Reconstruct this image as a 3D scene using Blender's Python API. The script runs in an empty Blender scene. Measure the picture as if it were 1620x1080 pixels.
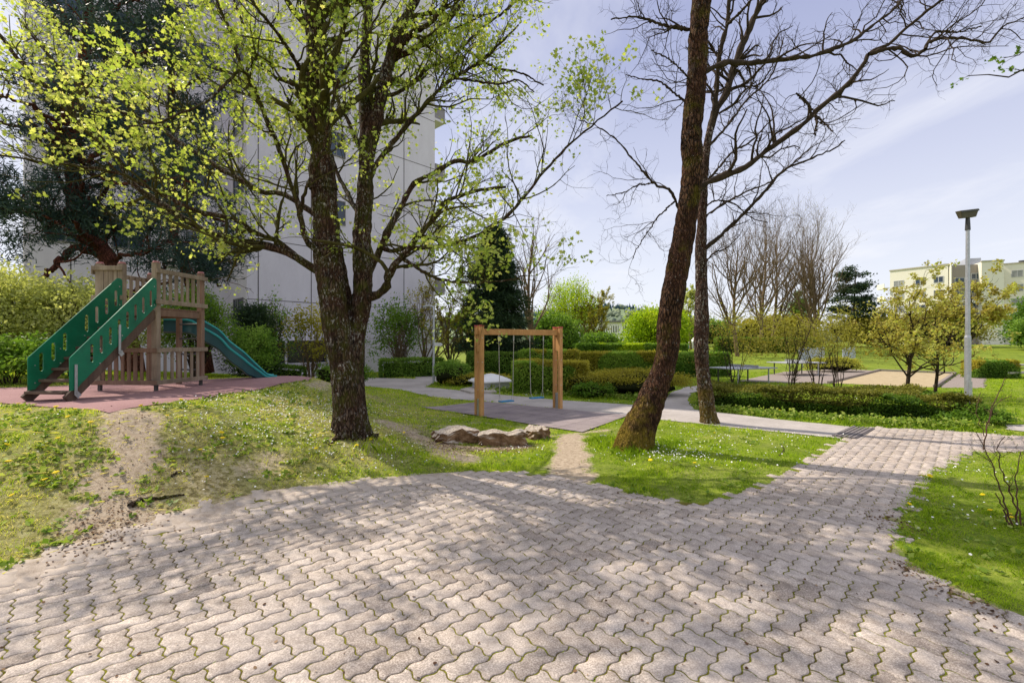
import bpy, bmesh, math, random
import numpy as np
from mathutils import Vector
R_ = np.random.default_rng
sc = bpy.context.scene
COL = sc.collection
F, CX, CY, CH = 725.0, 810.0, 540.0, 2.0
SUN = np.array([-.86, .51]); SUN /= np.hypot(*SUN)
SUN_EL = math.radians(50)

# ------------------------------------------------------------------ basic helpers
def V(px, py, D):
    return np.array([(px-CX)/F*D, D, CH+(CY-py)/F*D])
def W(px, py, z=0.0):
    D = (CH-z)*F/(py-CY)
    return ((px-CX)/F*D, D)
def nrm(a):
    return a/np.maximum(np.linalg.norm(a, axis=-1, keepdims=True), 1e-9)
def wave(x, y, s=1.0, seed=0):
    r = R_(seed); o = 0
    for k in range(6):
        a = r.uniform(0, 6.28); f = s*(1.0+.55*k); p = r.uniform(0, 6.28, 2)
        o = o+np.sin(f*(x*math.cos(a)+y*math.sin(a))+p[0]+1.3*np.sin(f*.6*(y*math.cos(a)-x*math.sin(a))+p[1]))/(1+.4*k)
    return o/3.2
def inpoly(x, y, poly):
    p = np.asarray(poly, float); c = np.zeros(np.shape(x), bool); n = len(p)
    for i in range(n):
        x1, y1 = p[i][:2]; x2, y2 = p[i-1][:2]
        t = (y1 > y) != (y2 > y)
        c ^= t & (x < (x2-x1)*(y-y1)/((y2-y1) if y2 != y1 else 1e-9)+x1)
    return c
def segdist(x, y, poly, closed=False):
    p = np.asarray(poly, float); d = np.full(np.shape(x), 1e9); n = len(p)
    for i in range(n if closed else n-1):
        a = p[i][:2]; b = p[(i+1) % n][:2]; ab = b-a
        t = np.clip(((x-a[0])*ab[0]+(y-a[1])*ab[1])/max(ab@ab, 1e-9), 0, 1)
        d = np.minimum(d, np.hypot(x-a[0]-t*ab[0], y-a[1]-t*ab[1]))
    return d
def sst(a, b, x):
    t = np.clip((x-a)/(b-a), 0, 1); return t*t*(3-2*t)

# ------------------------------------------------------------------ layout polygons (world metres)
PAVE = [(-6.6, 1.9)]+[W(*p) for p in [(0, 905), (150, 860), (270, 820), (420, 782), (600, 760), (750, 748), (870, 752), (920, 762), (1000, 783),
        (1100, 799), (1150, 792), (1220, 765), (1290, 725), (1344, 693), (1374, 676.5), (1395, 676.5), (1540, 684.5), (1660, 695)]]+[(13.5, 9.0), (13.3, 7.9)]+\
       [W(*p) for p in [(1620, 716), (1530, 713), (1470, 745), (1430, 790), (1402, 832), (1412, 885), (1500, 938), (1620, 985)]]+[(5.4, 2.9), (5.5, 1.2), (-6, 1.2)]
PATH = [(-16, 27.5), (-9.5, 23.2), W(590, 613), W(680, 627), W(820, 640), W(930, 651.5), W(1000, 660), W(1130, 673), W(1328, 693), W(1357, 676),
        W(1227, 663), W(1105, 648.5), W(1080, 646), W(1000, 640), W(875, 632), W(750, 620), W(672, 612), W(690, 604), (-3.2, 26), (-4.6, 30), (-6.2, 29.5), (-5.2, 24.6), (-9, 25.8), (-15, 30)]
SIDEPATH = [W(1040, 642.5), W(1098, 647), (6.6, 15.6), (8.0, 18), (10.4, 20), (10.0, 21.2), (7.0, 19.0), (5.4, 16.4)]
SIDEPATH = [W(1042, 642.8), W(1096, 647.6), W(1088, 632), W(1092, 622), W(1130, 613), W(1130, 608), W(1085, 612), W(1060, 622)]
MAT = [W(666, 644.5), W(761, 635.5), W(995, 657.5), W(921, 684.5)]
ZP = .98
RUB = [W(-40, 633, ZP), W(49, 642, ZP), W(110, 647, ZP), W(172, 652, ZP), W(246, 641, ZP), W(302, 633, ZP), W(376, 621.5, ZP), W(444, 607, ZP), (-5.3, 11.9), (-5.6, 12.9), (-7.0, 13.1),
       (-8.2, 12.2), (-9.4, 11.3), (-10.5, 10.2), (-12.5, 9.6), (-12.5, 8.2)]
GRAVEL = [W(1165, 603), W(1308, 607), W(1388, 586.5), W(1330, 583), W(1240, 588)]
GRAVELP = [W(1484, 613), W(1516, 592), W(1562, 590), W(1556, 614)]
SAND = [W(1311, 606), W(1391, 587), W(1511, 591.5), W(1478, 613)]
EASTP = [W(1590, 672), W(1700, 668), W(1700, 690), W(1594, 680)]

# ------------------------------------------------------------------ terrain height
_cp = []
for p in PAVE: _cp.append((p[0], p[1], 0))
for p in [(0, 3), (-3, 2.5), (3, 5), (0, 5.5), (-2, 4.5), (4, 6.5), (5.5, 8), (8, 9), (6, 5), (-9, 1), (9, 3), (12, 6)]: _cp.append((*p, 0))
for p in PATH+MAT+GRAVEL+SAND: _cp.append((p[0], p[1], 0))
for p in RUB: _cp.append((p[0], p[1], ZP))
for p in [(-7.5, 8), (-7.5, 10), (-9, 9), (-6.5, 9), (-6.5, 11)]: _cp.append((*p, ZP))
for p in [(-16, 10, 1.0), (-18, 16, .9), (-12, 13.5, .95), (-9, 14.5, .8), (-13, 18, .75), (-20, 22, .6), (-14, 23, .3), (-7, 17, .45), (-12, 5.5, .7), (-7.2, 5.2, .62),
          (-2.7, 8.0, .35), (-3.2, 9.6, .42), (-1.2, 8.8, .06), (-1.0, 11, .05), (-3.6, 12.5, .3), (-5.0, 13.2, .72), (1.5, 8.2, .0), (2.3, 8.4, .03), (4.8, 11.2, .02), (-5.6, 6.0, .74), (-4.4, 6.6, .55),
          (0, 18, 0), (5, 20, 0), (10, 25, 0), (-3, 30, 0), (3, 30, 0), (20, 20, 0), (25, 30, 0), (-10, 40, 0), (15, 40, 0), (30, 12, 0), (30, 5, 0), (-20, 2, .5), (-30, 20, .5), (0, -5, 0), (20, -3, 0), (-20, -8, 0)]: _cp.append(p)
_cp = np.array(_cp, float)
_, _u = np.unique(np.round(_cp[:, :2], 1), axis=0, return_index=True); _cp = _cp[_u]
def _phi(r2): return np.sqrt(r2+.3)
_A = _phi(((_cp[:, None, :2]-_cp[None, :, :2])**2).sum(-1))+np.eye(len(_cp))*-.05
_wt = np.linalg.solve(_A, _cp[:, 2])
def H(x, y):
    x = np.asarray(x, float); y = np.asarray(y, float)
    o = np.zeros(np.broadcast(x, y).shape)
    for (cx, cy, _), w in zip(_cp, _wt): o = o+w*_phi((x-cx)**2+(y-cy)**2)
    fade = 1-sst(30, 46, np.hypot(x, y-5))
    far = 1.35*sst(34, 62, y)*sst(2, 14, x)
    return np.clip(o, -.06, 1.05)*fade+far
_D = np.arange(2, 120, .03)
def G(px, py):
    z = CH-(py-CY)/F*_D; h = H((px-CX)/F*_D, _D)
    k = np.argmax(h >= z)
    D = _D[k]; return np.array([(px-CX)/F*D, D, h[k]])

# ------------------------------------------------------------------ mesh / object helpers
ROOT = {}
def mesh_np(name, verts, groups, attrs=None, smooth=False):
    me = bpy.data.meshes.new(name)
    verts = np.asarray(verts, np.float32).reshape(-1, 3)
    me.vertices.add(len(verts)); me.vertices.foreach_set('co', verts.ravel())
    groups = [np.asarray(g) for g in groups if len(g)]
    li = np.concatenate([g.ravel() for g in groups]).astype(np.int32)
    tot = np.concatenate([np.full(len(g), g.shape[1]) for g in groups]).astype(np.int32)
    st = np.concatenate([[0], np.cumsum(tot)[:-1]]).astype(np.int32)
    me.loops.add(len(li)); me.loops.foreach_set('vertex_index', li)
    me.polygons.add(len(tot)); me.polygons.foreach_set('loop_start', st)
    try: me.polygons.foreach_set('loop_total', tot)
    except Exception: pass
    if smooth is not False:
        me.polygons.foreach_set('use_smooth', np.full(len(tot), True) if smooth is True else smooth)
    for k, a in (attrs or {}).items():
        at = me.attributes.new(k, 'FLOAT', 'POINT'); at.data.foreach_set('value', np.asarray(a, np.float32))
    me.update(calc_edges=True); me.validate()
    return me
def obj(name, me, mat, parent=None, **pr):
    if mat: me.materials.append(mat)
    o = bpy.data.objects.new(name, me); COL.objects.link(o)
    if parent is not None:
        o.parent = parent
        base = ROOT.get(parent.name_full, np.zeros(3))
        co = np.empty(len(me.vertices)*3, np.float32); me.vertices.foreach_get('co', co)
        co = co.reshape(-1, 3)-base.astype(np.float32)
        me.vertices.foreach_set('co', co.ravel()); me.update()
        ROOT[o.name_full] = base
    for k, v in pr.items(): o[k] = v
    return o
def thing(name, label, cat, loc, group=None):
    o = bpy.data.objects.new(name, None); COL.objects.link(o)
    o.empty_display_size = .2; o.location = [float(c) for c in loc]
    o['label'] = label; o['category'] = cat
    if group: o['group'] = group
    ROOT[o.name_full] = np.array(loc, float)
    return o
def copy_tree(o, label=None, parent=None):
    c = o.copy(); COL.objects.link(c)
    if parent is not None: c.parent = parent
    if label: c['label'] = label
    for ch in [x for x in bpy.data.objects if x.parent == o]: copy_tree(ch, None, c)
    return c
class MB:
    def __init__(s): s.v = []; s.f = []
    def add(s, vs, fs):
        n = len(s.v); s.v += [tuple(map(float, v)) for v in vs]; s.f += [tuple(i+n for i in f) for f in fs]; return s
    def box(s, a, b):
        (x0, y0, z0), (x1, y1, z1) = a, b
        return s.add([(x0, y0, z0), (x1, y0, z0), (x1, y1, z0), (x0, y1, z0), (x0, y0, z1), (x1, y0, z1), (x1, y1, z1), (x0, y1, z1)],
                     [(3, 2, 1, 0), (4, 5, 6, 7), (0, 1, 5, 4), (1, 2, 6, 5), (2, 3, 7, 6), (3, 0, 4, 7)])
    def bar(s, p, q, w, h, up=(0, 0, 1)):          # w across, h along 'up'
        p = np.array(p, float); q = np.array(q, float); d = nrm(q-p); up = np.array(up, float)
        if abs(d@up) > .97: up = np.array((0, 1., 0)) if abs(d[1]) < .9 else np.array((1., 0, 0))
        r = nrm(np.cross(d, up)); u = np.cross(r, d)
        vs = []
        for c in (p, q):
            for a, b in ((-1, -1), (1, -1), (1, 1), (-1, 1)): vs.append(c+r*w/2*a+u*h/2*b)
        return s.add(vs, [(0, 1, 2, 3), (7, 6, 5, 4), (0, 4, 5, 1), (1, 5, 6, 2), (2, 6, 7, 3), (3, 7, 4, 0)])
    def post(s, x, y, z0, z1, w, d, dirx=(1, 0)):     # upright box, dirx = horizontal direction of its width
        dx = nrm(np.array([dirx[0], dirx[1], 0.])); dy = np.array([-dx[1], dx[0], 0]); c = np.array([x, y, 0.])
        vs = []
        for z in (z0, z1):
            for a, b in ((-1, -1), (1, -1), (1, 1), (-1, 1)): vs.append(c+dx*w/2*a+dy*d/2*b+np.array([0, 0, z]))
        return s.add(vs, [(3, 2, 1, 0), (4, 5, 6, 7), (0, 1, 5, 4), (1, 2, 6, 5), (2, 3, 7, 6), (3, 0, 4, 7)])
    def cyl(s, p, q, r0, r1=None, n=16):
        r1 = r0 if r1 is None else r1
        p = np.array(p, float); q = np.array(q, float); d = nrm(q-p); up = np.array((0, 0, 1.)) if abs(d[2]) < .9 else np.array((1., 0, 0))
        a = nrm(np.cross(d, up)); b = np.cross(d, a); vs = []
        for c, r in ((p, r0), (q, r1)):
            for k in range(n): t = 2*math.pi*k/n; vs.append(c+r*(a*math.cos(t)+b*math.sin(t)))
        fs = [tuple(range(n-1, -1, -1)), tuple(range(n, 2*n))]+[(k, (k+1) % n, n+(k+1) % n, n+k) for k in range(n)]
        return s.add(vs, fs)
    def prism(s, poly, z0, z1):
        n = len(poly); vs = [(p[0], p[1], z0) for p in poly]+[(p[0], p[1], z1) for p in poly]
        return s.add(vs, [tuple(range(n-1, -1, -1)), tuple(range(n, 2*n))]+[(k, (k+1) % n, n+(k+1) % n, n+k) for k in range(n)])
    def build(s, name, mat, parent=None, bevel=0, smooth=False, **pr):
        me = bpy.data.meshes.new(name); me.from_pydata(s.v, [], s.f); me.update()
        bm = bmesh.new(); bm.from_mesh(me); bmesh.ops.recalc_face_normals(bm, faces=bm.faces); bm.to_mesh(me); bm.free()
        if smooth: me.polygons.foreach_set('use_smooth', [True]*len(me.polygons))
        o = obj(name, me, mat, parent, **pr)
        if bevel:
            m = o.modifiers.new('bevel', 'BEVEL'); m.width = bevel; m.segments = 2; m.limit_method = 'ANGLE'
        return o

# ------------------------------------------------------------------ materials
def mat(name):
    m = bpy.data.materials.new(name); m.use_nodes = True; nt = m.node_tree; nt.nodes.clear()
    out = nt.nodes.new('ShaderNodeOutputMaterial'); return m, nt, out
def N(nt, t, **k):
    n = nt.nodes.new('ShaderNode'+t)
    for a, b in k.items():
        if a.startswith('i_'):
            key = a[2:]; key = int(key) if key.isdigit() else key.replace('_', ' ')
            n.inputs[key].default_value = b
        else: setattr(n, a, b)
    return n
def ramp(nt, fac, stops, interp='LINEAR'):
    r = nt.nodes.new('ShaderNodeValToRGB'); r.color_ramp.interpolation = interp
    el = r.color_ramp.elements
    while len(el) < len(stops): el.new(.5)
    for e, (p, c) in zip(el, stops): e.position = p; e.color = (*c, 1) if len(c) == 3 else c
    nt.links.new(fac, r.inputs[0]); return r.outputs[0]
def noise(nt, scale, detail=4, rough=.6, coords=None, vscale=None, dist=0):
    n = N(nt, 'TexNoise'); n.inputs['Scale'].default_value = scale; n.inputs['Detail'].default_value = detail
    n.inputs['Roughness'].default_value = rough; n.inputs['Distortion'].default_value = dist
    c = coords
    if c is None: c = N(nt, 'TexCoord').outputs['Object']
    if vscale:
        mp = N(nt, 'Mapping'); mp.inputs['Scale'].default_value = vscale; nt.links.new(c, mp.inputs[0]); c = mp.outputs[0]
    nt.links.new(c, n.inputs[0]); return n.outputs[0]
def mixc(nt, f, a, b, mode='MIX'):
    m = N(nt, 'Mix', data_type='RGBA', blend_type=mode)
    for s, v in ((m.inputs[0], f), (m.inputs[6], a), (m.inputs[7], b)):
        if isinstance(v, (int, float)): s.default_value = v
        elif isinstance(v, tuple): s.default_value = (*v, 1)
        else: nt.links.new(v, s)
    return m.outputs[2]
def math_(nt, op, a, b=0.0, clamp=False):
    m = N(nt, 'Math', operation=op); m.use_clamp = clamp
    for s, v in ((m.inputs[0], a), (m.inputs[1], b)):
        if isinstance(v, (int, float)): s.default_value = v
        else: nt.links.new(v, s)
    return m.outputs[0]
def bsdf(nt, out, col, rough=.8, spec=.3, metal=0, bump=None, bstr=.3, bdist=.02):
    p = N(nt, 'BsdfPrincipled')
    p.inputs['Roughness'].default_value = rough if isinstance(rough, (int, float)) else .5
    if not isinstance(rough, (int, float)): nt.links.new(rough, p.inputs['Roughness'])
    p.inputs['Specular IOR Level'].default_value = spec; p.inputs['Metallic'].default_value = metal
    if isinstance(col, tuple): p.inputs['Base Color'].default_value = (*col, 1)
    else: nt.links.new(col, p.inputs['Base Color'])
    if bump is not None:
        b = N(nt, 'Bump'); b.inputs['Strength'].default_value = bstr; b.inputs['Distance'].default_value = bdist
        nt.links.new(bump, b.inputs['Height']); nt.links.new(b.outputs[0], p.inputs['Normal'])
    nt.links.new(p.outputs[0], out.inputs[0]); return p
def m_simple(name, c1, c2=None, scale=8, rough=.8, spec=.3, metal=0, bstr=.15, detail=5, vscale=None, lo=.35, hi=.65):
    m, nt, out = mat(name); c2 = c2 or tuple(.8*c for c in c1)
    n = noise(nt, scale, detail, .65, vscale=vscale)
    n2 = noise(nt, scale*9, 3, .6, vscale=vscale)
    f = math_(nt, 'ADD', math_(nt, 'MULTIPLY', n, .7), math_(nt, 'MULTIPLY', n2, .3))
    bsdf(nt, out, ramp(nt, f, [(lo, c1), (hi, c2)]), rough, spec, metal, bump=f, bstr=bstr, bdist=.01); return m
def m_leaf(name, stops, trans=.45, rough=.5, attr='v', tint=(1.0, 1.0, .6)):
    m, nt, out = mat(name)
    a = N(nt, 'Attribute', attribute_name=attr)
    c = ramp(nt, a.outputs['Fac'], stops)
    d = N(nt, 'BsdfPrincipled'); d.inputs['Roughness'].default_value = rough; d.inputs['Specular IOR Level'].default_value = .12
    nt.links.new(c, d.inputs['Base Color'])
    t = N(nt, 'BsdfTranslucent'); tc = mixc(nt, 1.0, c, tint, 'MULTIPLY')
    br = mixc(nt, 1.0, tc, (1.7, 1.7, 1.7), 'MULTIPLY'); nt.links.new(br, t.inputs[0])
    mx = N(nt, 'MixShader'); mx.inputs[0].default_value = trans
    nt.links.new(d.outputs[0], mx.inputs[1]); nt.links.new(t.outputs[0], mx.inputs[2]); nt.links.new(mx.outputs[0], out.inputs[0])
    return m
def m_bark(name, dark, light, moss=.0, *a_, base=0, **k_):
    return _bark(name, dark, light, moss, *a_, base=base, **k_)
def _bark(name, dark, light, moss=.0, mossc=(.10, .11, .015), lichen=0.0, vs=(1, 1, .28), scale=26, bstr=.9, base=0):
    m, nt, out = mat(name)
    co = N(nt, 'TexCoord').outputs['Object']
    n1 = noise(nt, scale, 6, .7, co, vs, .4); n2 = noise(nt, 3.0, 4, .6, co); n3 = noise(nt, scale*.5, 3, .6, co, vs)
    v = N(nt, 'TexVoronoi', feature='DISTANCE_TO_EDGE'); v.inputs['Scale'].default_value = scale*.9
    mp = N(nt, 'Mapping'); mp.inputs['Scale'].default_value = vs; nt.links.new(co, mp.inputs[0])
    wp = N(nt, 'VectorMath', operation='ADD'); nt.links.new(mp.outputs[0], wp.inputs[0])
    nn = N(nt, 'TexNoise'); nn.inputs['Scale'].default_value = scale*.6; nt.links.new(mp.outputs[0], nn.inputs[0])
    sc_ = N(nt, 'VectorMath', operation='SCALE'); sc_.inputs['Scale'].default_value = .08; nt.links.new(nn.outputs[1], sc_.inputs[0])
    nt.links.new(sc_.outputs[0], wp.inputs[1]); nt.links.new(wp.outputs[0], v.inputs['Vector'])
    crack = ramp(nt, v.outputs['Distance'], [(0, (0, 0, 0)), (.22, (1, 1, 1))])
    f = math_(nt, 'MULTIPLY', crack, n1)
    c = ramp(nt, f, [(.08, dark), (.3, tuple((a+b)/2 for a, b in zip(dark, light))), (.6, light)])
    nL = noise(nt, 1.6, 5, .7, co)
    c = mixc(nt, math_(nt, 'MULTIPLY', ramp(nt, nL, [(.38, (0, 0, 0)), (.55, (1, 1, 1))]), .62), c, (.085, .036, .022))
    c = mixc(nt, math_(nt, 'MULTIPLY', ramp(nt, noise(nt, 5, 4, .7, co, (1, 1, .4)), [(.5, (0, 0, 0)), (.66, (1, 1, 1))]), .7), c, (.014, .008, .006))
    if moss:
        mk = ramp(nt, n2, [(1-moss-.1, (0, 0, 0)), (1-moss+.08, (1, 1, 1))]); mk2 = math_(nt, 'MULTIPLY', mk, ramp(nt, n3, [(.3, (0, 0, 0)), (.55, (1, 1, 1))]))
        c = mixc(nt, math_(nt, 'MULTIPLY', mk2, .85), c, mossc)
    if base:
        sz = N(nt, 'SeparateXYZ'); nt.links.new(co, sz.inputs[0]); gz = math_(nt, 'ADD', math_(nt, 'MULTIPLY', sz.outputs[2], -.8), math_(nt, 'MULTIPLY', n2, 2.2)); gz = math_(nt, 'SUBTRACT', gz, math_(nt, 'MULTIPLY', sz.outputs[0], .8))
        c = mixc(nt, math_(nt, 'MULTIPLY', math_(nt, 'MULTIPLY', ramp(nt, gz, [(.25, (0, 0, 0)), (.8, (1, 1, 1))]), ramp(nt, n3, [(.3, (.2, .2, .2)), (.5, (1, 1, 1))])), base), c, (.24, .17, .02))
    if lichen:
        nl = noise(nt, 24, 6, .8, co, (1, 1, .55)); nb = noise(nt, 1.9, 3, .6, co)
        lk = math_(nt, 'MULTIPLY', ramp(nt, nl, [(.63-lichen*.1, (0, 0, 0)), (.67-lichen*.1, (1, 1, 1))]), ramp(nt, nb, [(.42, (0, 0, 0)), (.56, (1, 1, 1))]))
        c = mixc(nt, math_(nt, 'MULTIPLY', lk, .8), c, (.55, .52, .48))
    hgt = math_(nt, 'ADD', math_(nt, 'MULTIPLY', crack, .6), math_(nt, 'MULTIPLY', n1, .6))
    bsdf(nt, out, c, .92, .15, bump=hgt, bstr=1.0, bdist=.06); return m

# ------------------------------------------------------------------ tubes, branches, leaves
def smooth_line(pts, n):
    p = np.array(pts, float); k = len(p)
    if k == 2: return p[0]+(p[1]-p[0])*np.linspace(0, 1, n)[:, None]
    e = np.vstack([2*p[0]-p[1], p, 2*p[-1]-p[-2]])
    seg = np.linalg.norm(np.diff(p[:, :3], axis=0), axis=1); cum = np.concatenate([[0], np.cumsum(seg)])
    s = np.linspace(0, cum[-1], n); i = np.clip(np.searchsorted(cum, s, side='right')-1, 0, k-2); t = ((s-cum[i])/np.maximum(seg[i], 1e-9))[:, None]
    a, b, c, d = e[i], e[i+1], e[i+2], e[i+3]
    return .5*((2*b)+(-a+c)*t+(2*a-5*b+4*c-d)*t*t+(-a+3*b-3*c+d)*t**3)
def tube_arrays(P, Rr, s):
    Nn, K = P.shape[:2]
    T = np.empty_like(P); T[:, 1:-1] = P[:, 2:]-P[:, :-2]; T[:, 0] = P[:, 1]-P[:, 0]; T[:, -1] = P[:, -1]-P[:, -2]; T = nrm(T)
    md = np.abs(nrm(P[:, -1]-P[:, 0])); ref = np.zeros((Nn, 3)); ref[np.arange(Nn), md.argmin(1)] = 1
    U = nrm(np.cross(T, ref[:, None])); Wv = np.cross(T, U)
    a = np.arange(s)*2*math.pi/s
    vs = P[:, :, None]+Rr[:, :, None, None]*(U[:, :, None]*np.cos(a)[:, None]+Wv[:, :, None]*np.sin(a)[:, None])
    i = np.arange(Nn)[:, None, None]*K*s; j = np.arange(K-1)[None, :, None]*s; k = np.arange(s)[None, None]; k2 = (k+1) % s
    q = np.stack([i+j+k, i+j+k2, i+j+s+k2, i+j+s+k], -1).reshape(-1, 4)
    return vs.reshape(-1, 3), q
def tubes_mesh(name, sets):
    vs, fs, n = [], [], 0
    for P, Rr, s in sets:
        if len(P) == 0: continue
        v, q = tube_arrays(P, Rr, s); vs.append(v); fs.append(q+n); n += len(v)
    return mesh_np(name, np.concatenate(vs), [np.concatenate(fs)], smooth=True)
def grow(P, Rr, dens, L, ang, k, rng, trop=(0, 0, .1), wob=.18, rk=.55, rmin=.003, tmin=.15, tmax=1.0, lt=.5, minn=1, rmax=1e9):
    Nn, K = P.shape[:2]
    ln = np.linalg.norm(np.diff(P, axis=1), axis=2).sum(1)
    n = np.maximum(minn, rng.poisson(dens*ln)); idx = np.repeat(np.arange(Nn), n); M = len(idx)
    t = rng.uniform(tmin, tmax, M); f = t*(K-1); i = np.minimum(f.astype(int), K-2); a = (f-i)[:, None]
    pos = P[idx, i]*(1-a)+P[idx, i+1]*a; rad = Rr[idx, i]*(1-a[:, 0])+Rr[idx, i+1]*a[:, 0]
    tan = nrm(P[idx, i+1]-P[idx, i]); rd = rng.normal(size=(M, 3)); perp = nrm(rd-(rd*tan).sum(1, keepdims=True)*tan)
    an = rng.uniform(ang[0], ang[1], M)[:, None]; d = np.cos(an)*tan+np.sin(an)*perp
    le = rng.uniform(L[0], L[1], M)*(1-lt*t)
    Q = np.empty((M, k, 3)); Q[:, 0] = pos; tr = np.array(trop)
    for j in range(1, k):
        d = nrm(d+tr+rng.normal(size=(M, 3))*wob); Q[:, j] = Q[:, j-1]+d*(le/(k-1))[:, None]
    r0 = np.clip(rad*rk, rmin, rmax); RR = r0[:, None]*np.linspace(1, .3, k)[None]
    return Q, np.maximum(RR, rmin*.5)
SHAPES = {
 'maple': np.array([(0, -.05), (.18, .12), (.5, .05), (.36, .36), (.55, .62), (.22, .6), (0, 1), (-.22, .6), (-.55, .62), (-.36, .36), (-.5, .05), (-.18, .12)]),
 'kite': np.array([(0, 0), (.32, .45), (0, 1), (-.32, .45)]),
 'tri': np.array([(-.07, 0), (.07, 0), (0, 1)]),
 'clump': np.array([(-.1, 0), (.35, .1), (.5, .6), (.1, 1), (-.4, .75), (-.5, .3)]),
 'disc': np.array([(math.cos(a)*.5, math.sin(a)*.5) for a in np.arange(7)*2*math.pi/7]),
}
def leaf_arrays(pos, size, rng, shape='kite', up=.5, dirs=None, curl=.15, vv=None):
    M = len(pos); S = SHAPES[shape]
    n = nrm(rng.normal(size=(M, 3))+np.array([0, 0, up])*1.0)
    d = rng.normal(size=(M, 3)) if dirs is None else dirs+rng.normal(size=(M, 3))*.25
    d = nrm(d-(d*n).sum(1, keepdims=True)*n); w = np.cross(d, n)
    sz = (rng.uniform(size[0], size[1], M))[:, None, None]
    v = pos[:, None]+sz*(w[:, None]*S[None, :, :1]+d[:, None]*S[None, :, 1:]+n[:, None]*(curl*(np.abs(S[:, 0])**1.2)*2-curl*S[:, 1]**2)[None, :, None])
    f = np.arange(M*len(S)).reshape(M, len(S))
    vv = rng.uniform(0, 1, M) if vv is None else vv
    return v.reshape(-1, 3), f, np.repeat(vv, len(S))
def leaves(name, pos, size, rng, m, parent, shape='kite', up=.5, dirs=None, vv=None, curl=.15, **pr):
    v, f, a = leaf_arrays(np.asarray(pos), size, rng, shape, up, dirs, curl, vv)
    return obj(name, mesh_np(name, v, [f], {'v': a}), m, parent, **pr)
def along(Q, per, rng, tmin=.3, jit=.03):
    idx = np.repeat(np.arange(len(Q)), per); K = Q.shape[1]; t = rng.uniform(tmin, 1, len(idx))*(K-1); i = np.minimum(t.astype(int), K-2); a = (t-i)[:, None]
    return Q[idx, i]*(1-a)+Q[idx, i+1]*a+rng.normal(size=(len(idx), 3))*jit
def limb(px, w0, w1, D0, D1, n=22, rng=None, jit=.0):
    k = len(px); c = np.concatenate([[0], np.cumsum([math.dist(px[i], px[i+1]) for i in range(k-1)])]); c /= c[-1]
    pts = [V(x, y, D0+(D1-D0)*t) for (x, y), t in zip(px, c)]
    P = smooth_line(pts, n)
    if jit and rng is not None: P[2:-1] += rng.normal(size=(n-3, 3))*jit
    if isinstance(w0, (list, tuple)):
        ww = np.interp(np.linspace(0, 1, n), np.linspace(0, 1, len(w0)), w0)
        if w1 is not None: ww = np.interp(-(CY-(P[:, 2]-CH)/P[:, 1]*F), [-a for a in w1], w0)
    else: ww = np.linspace(w0, w1, n)
    r = ww/2*P[:, 1]/F
    return P, r
def pack(lst):
    return np.array([a for a, _ in lst]), np.array([b for _, b in lst])
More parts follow.
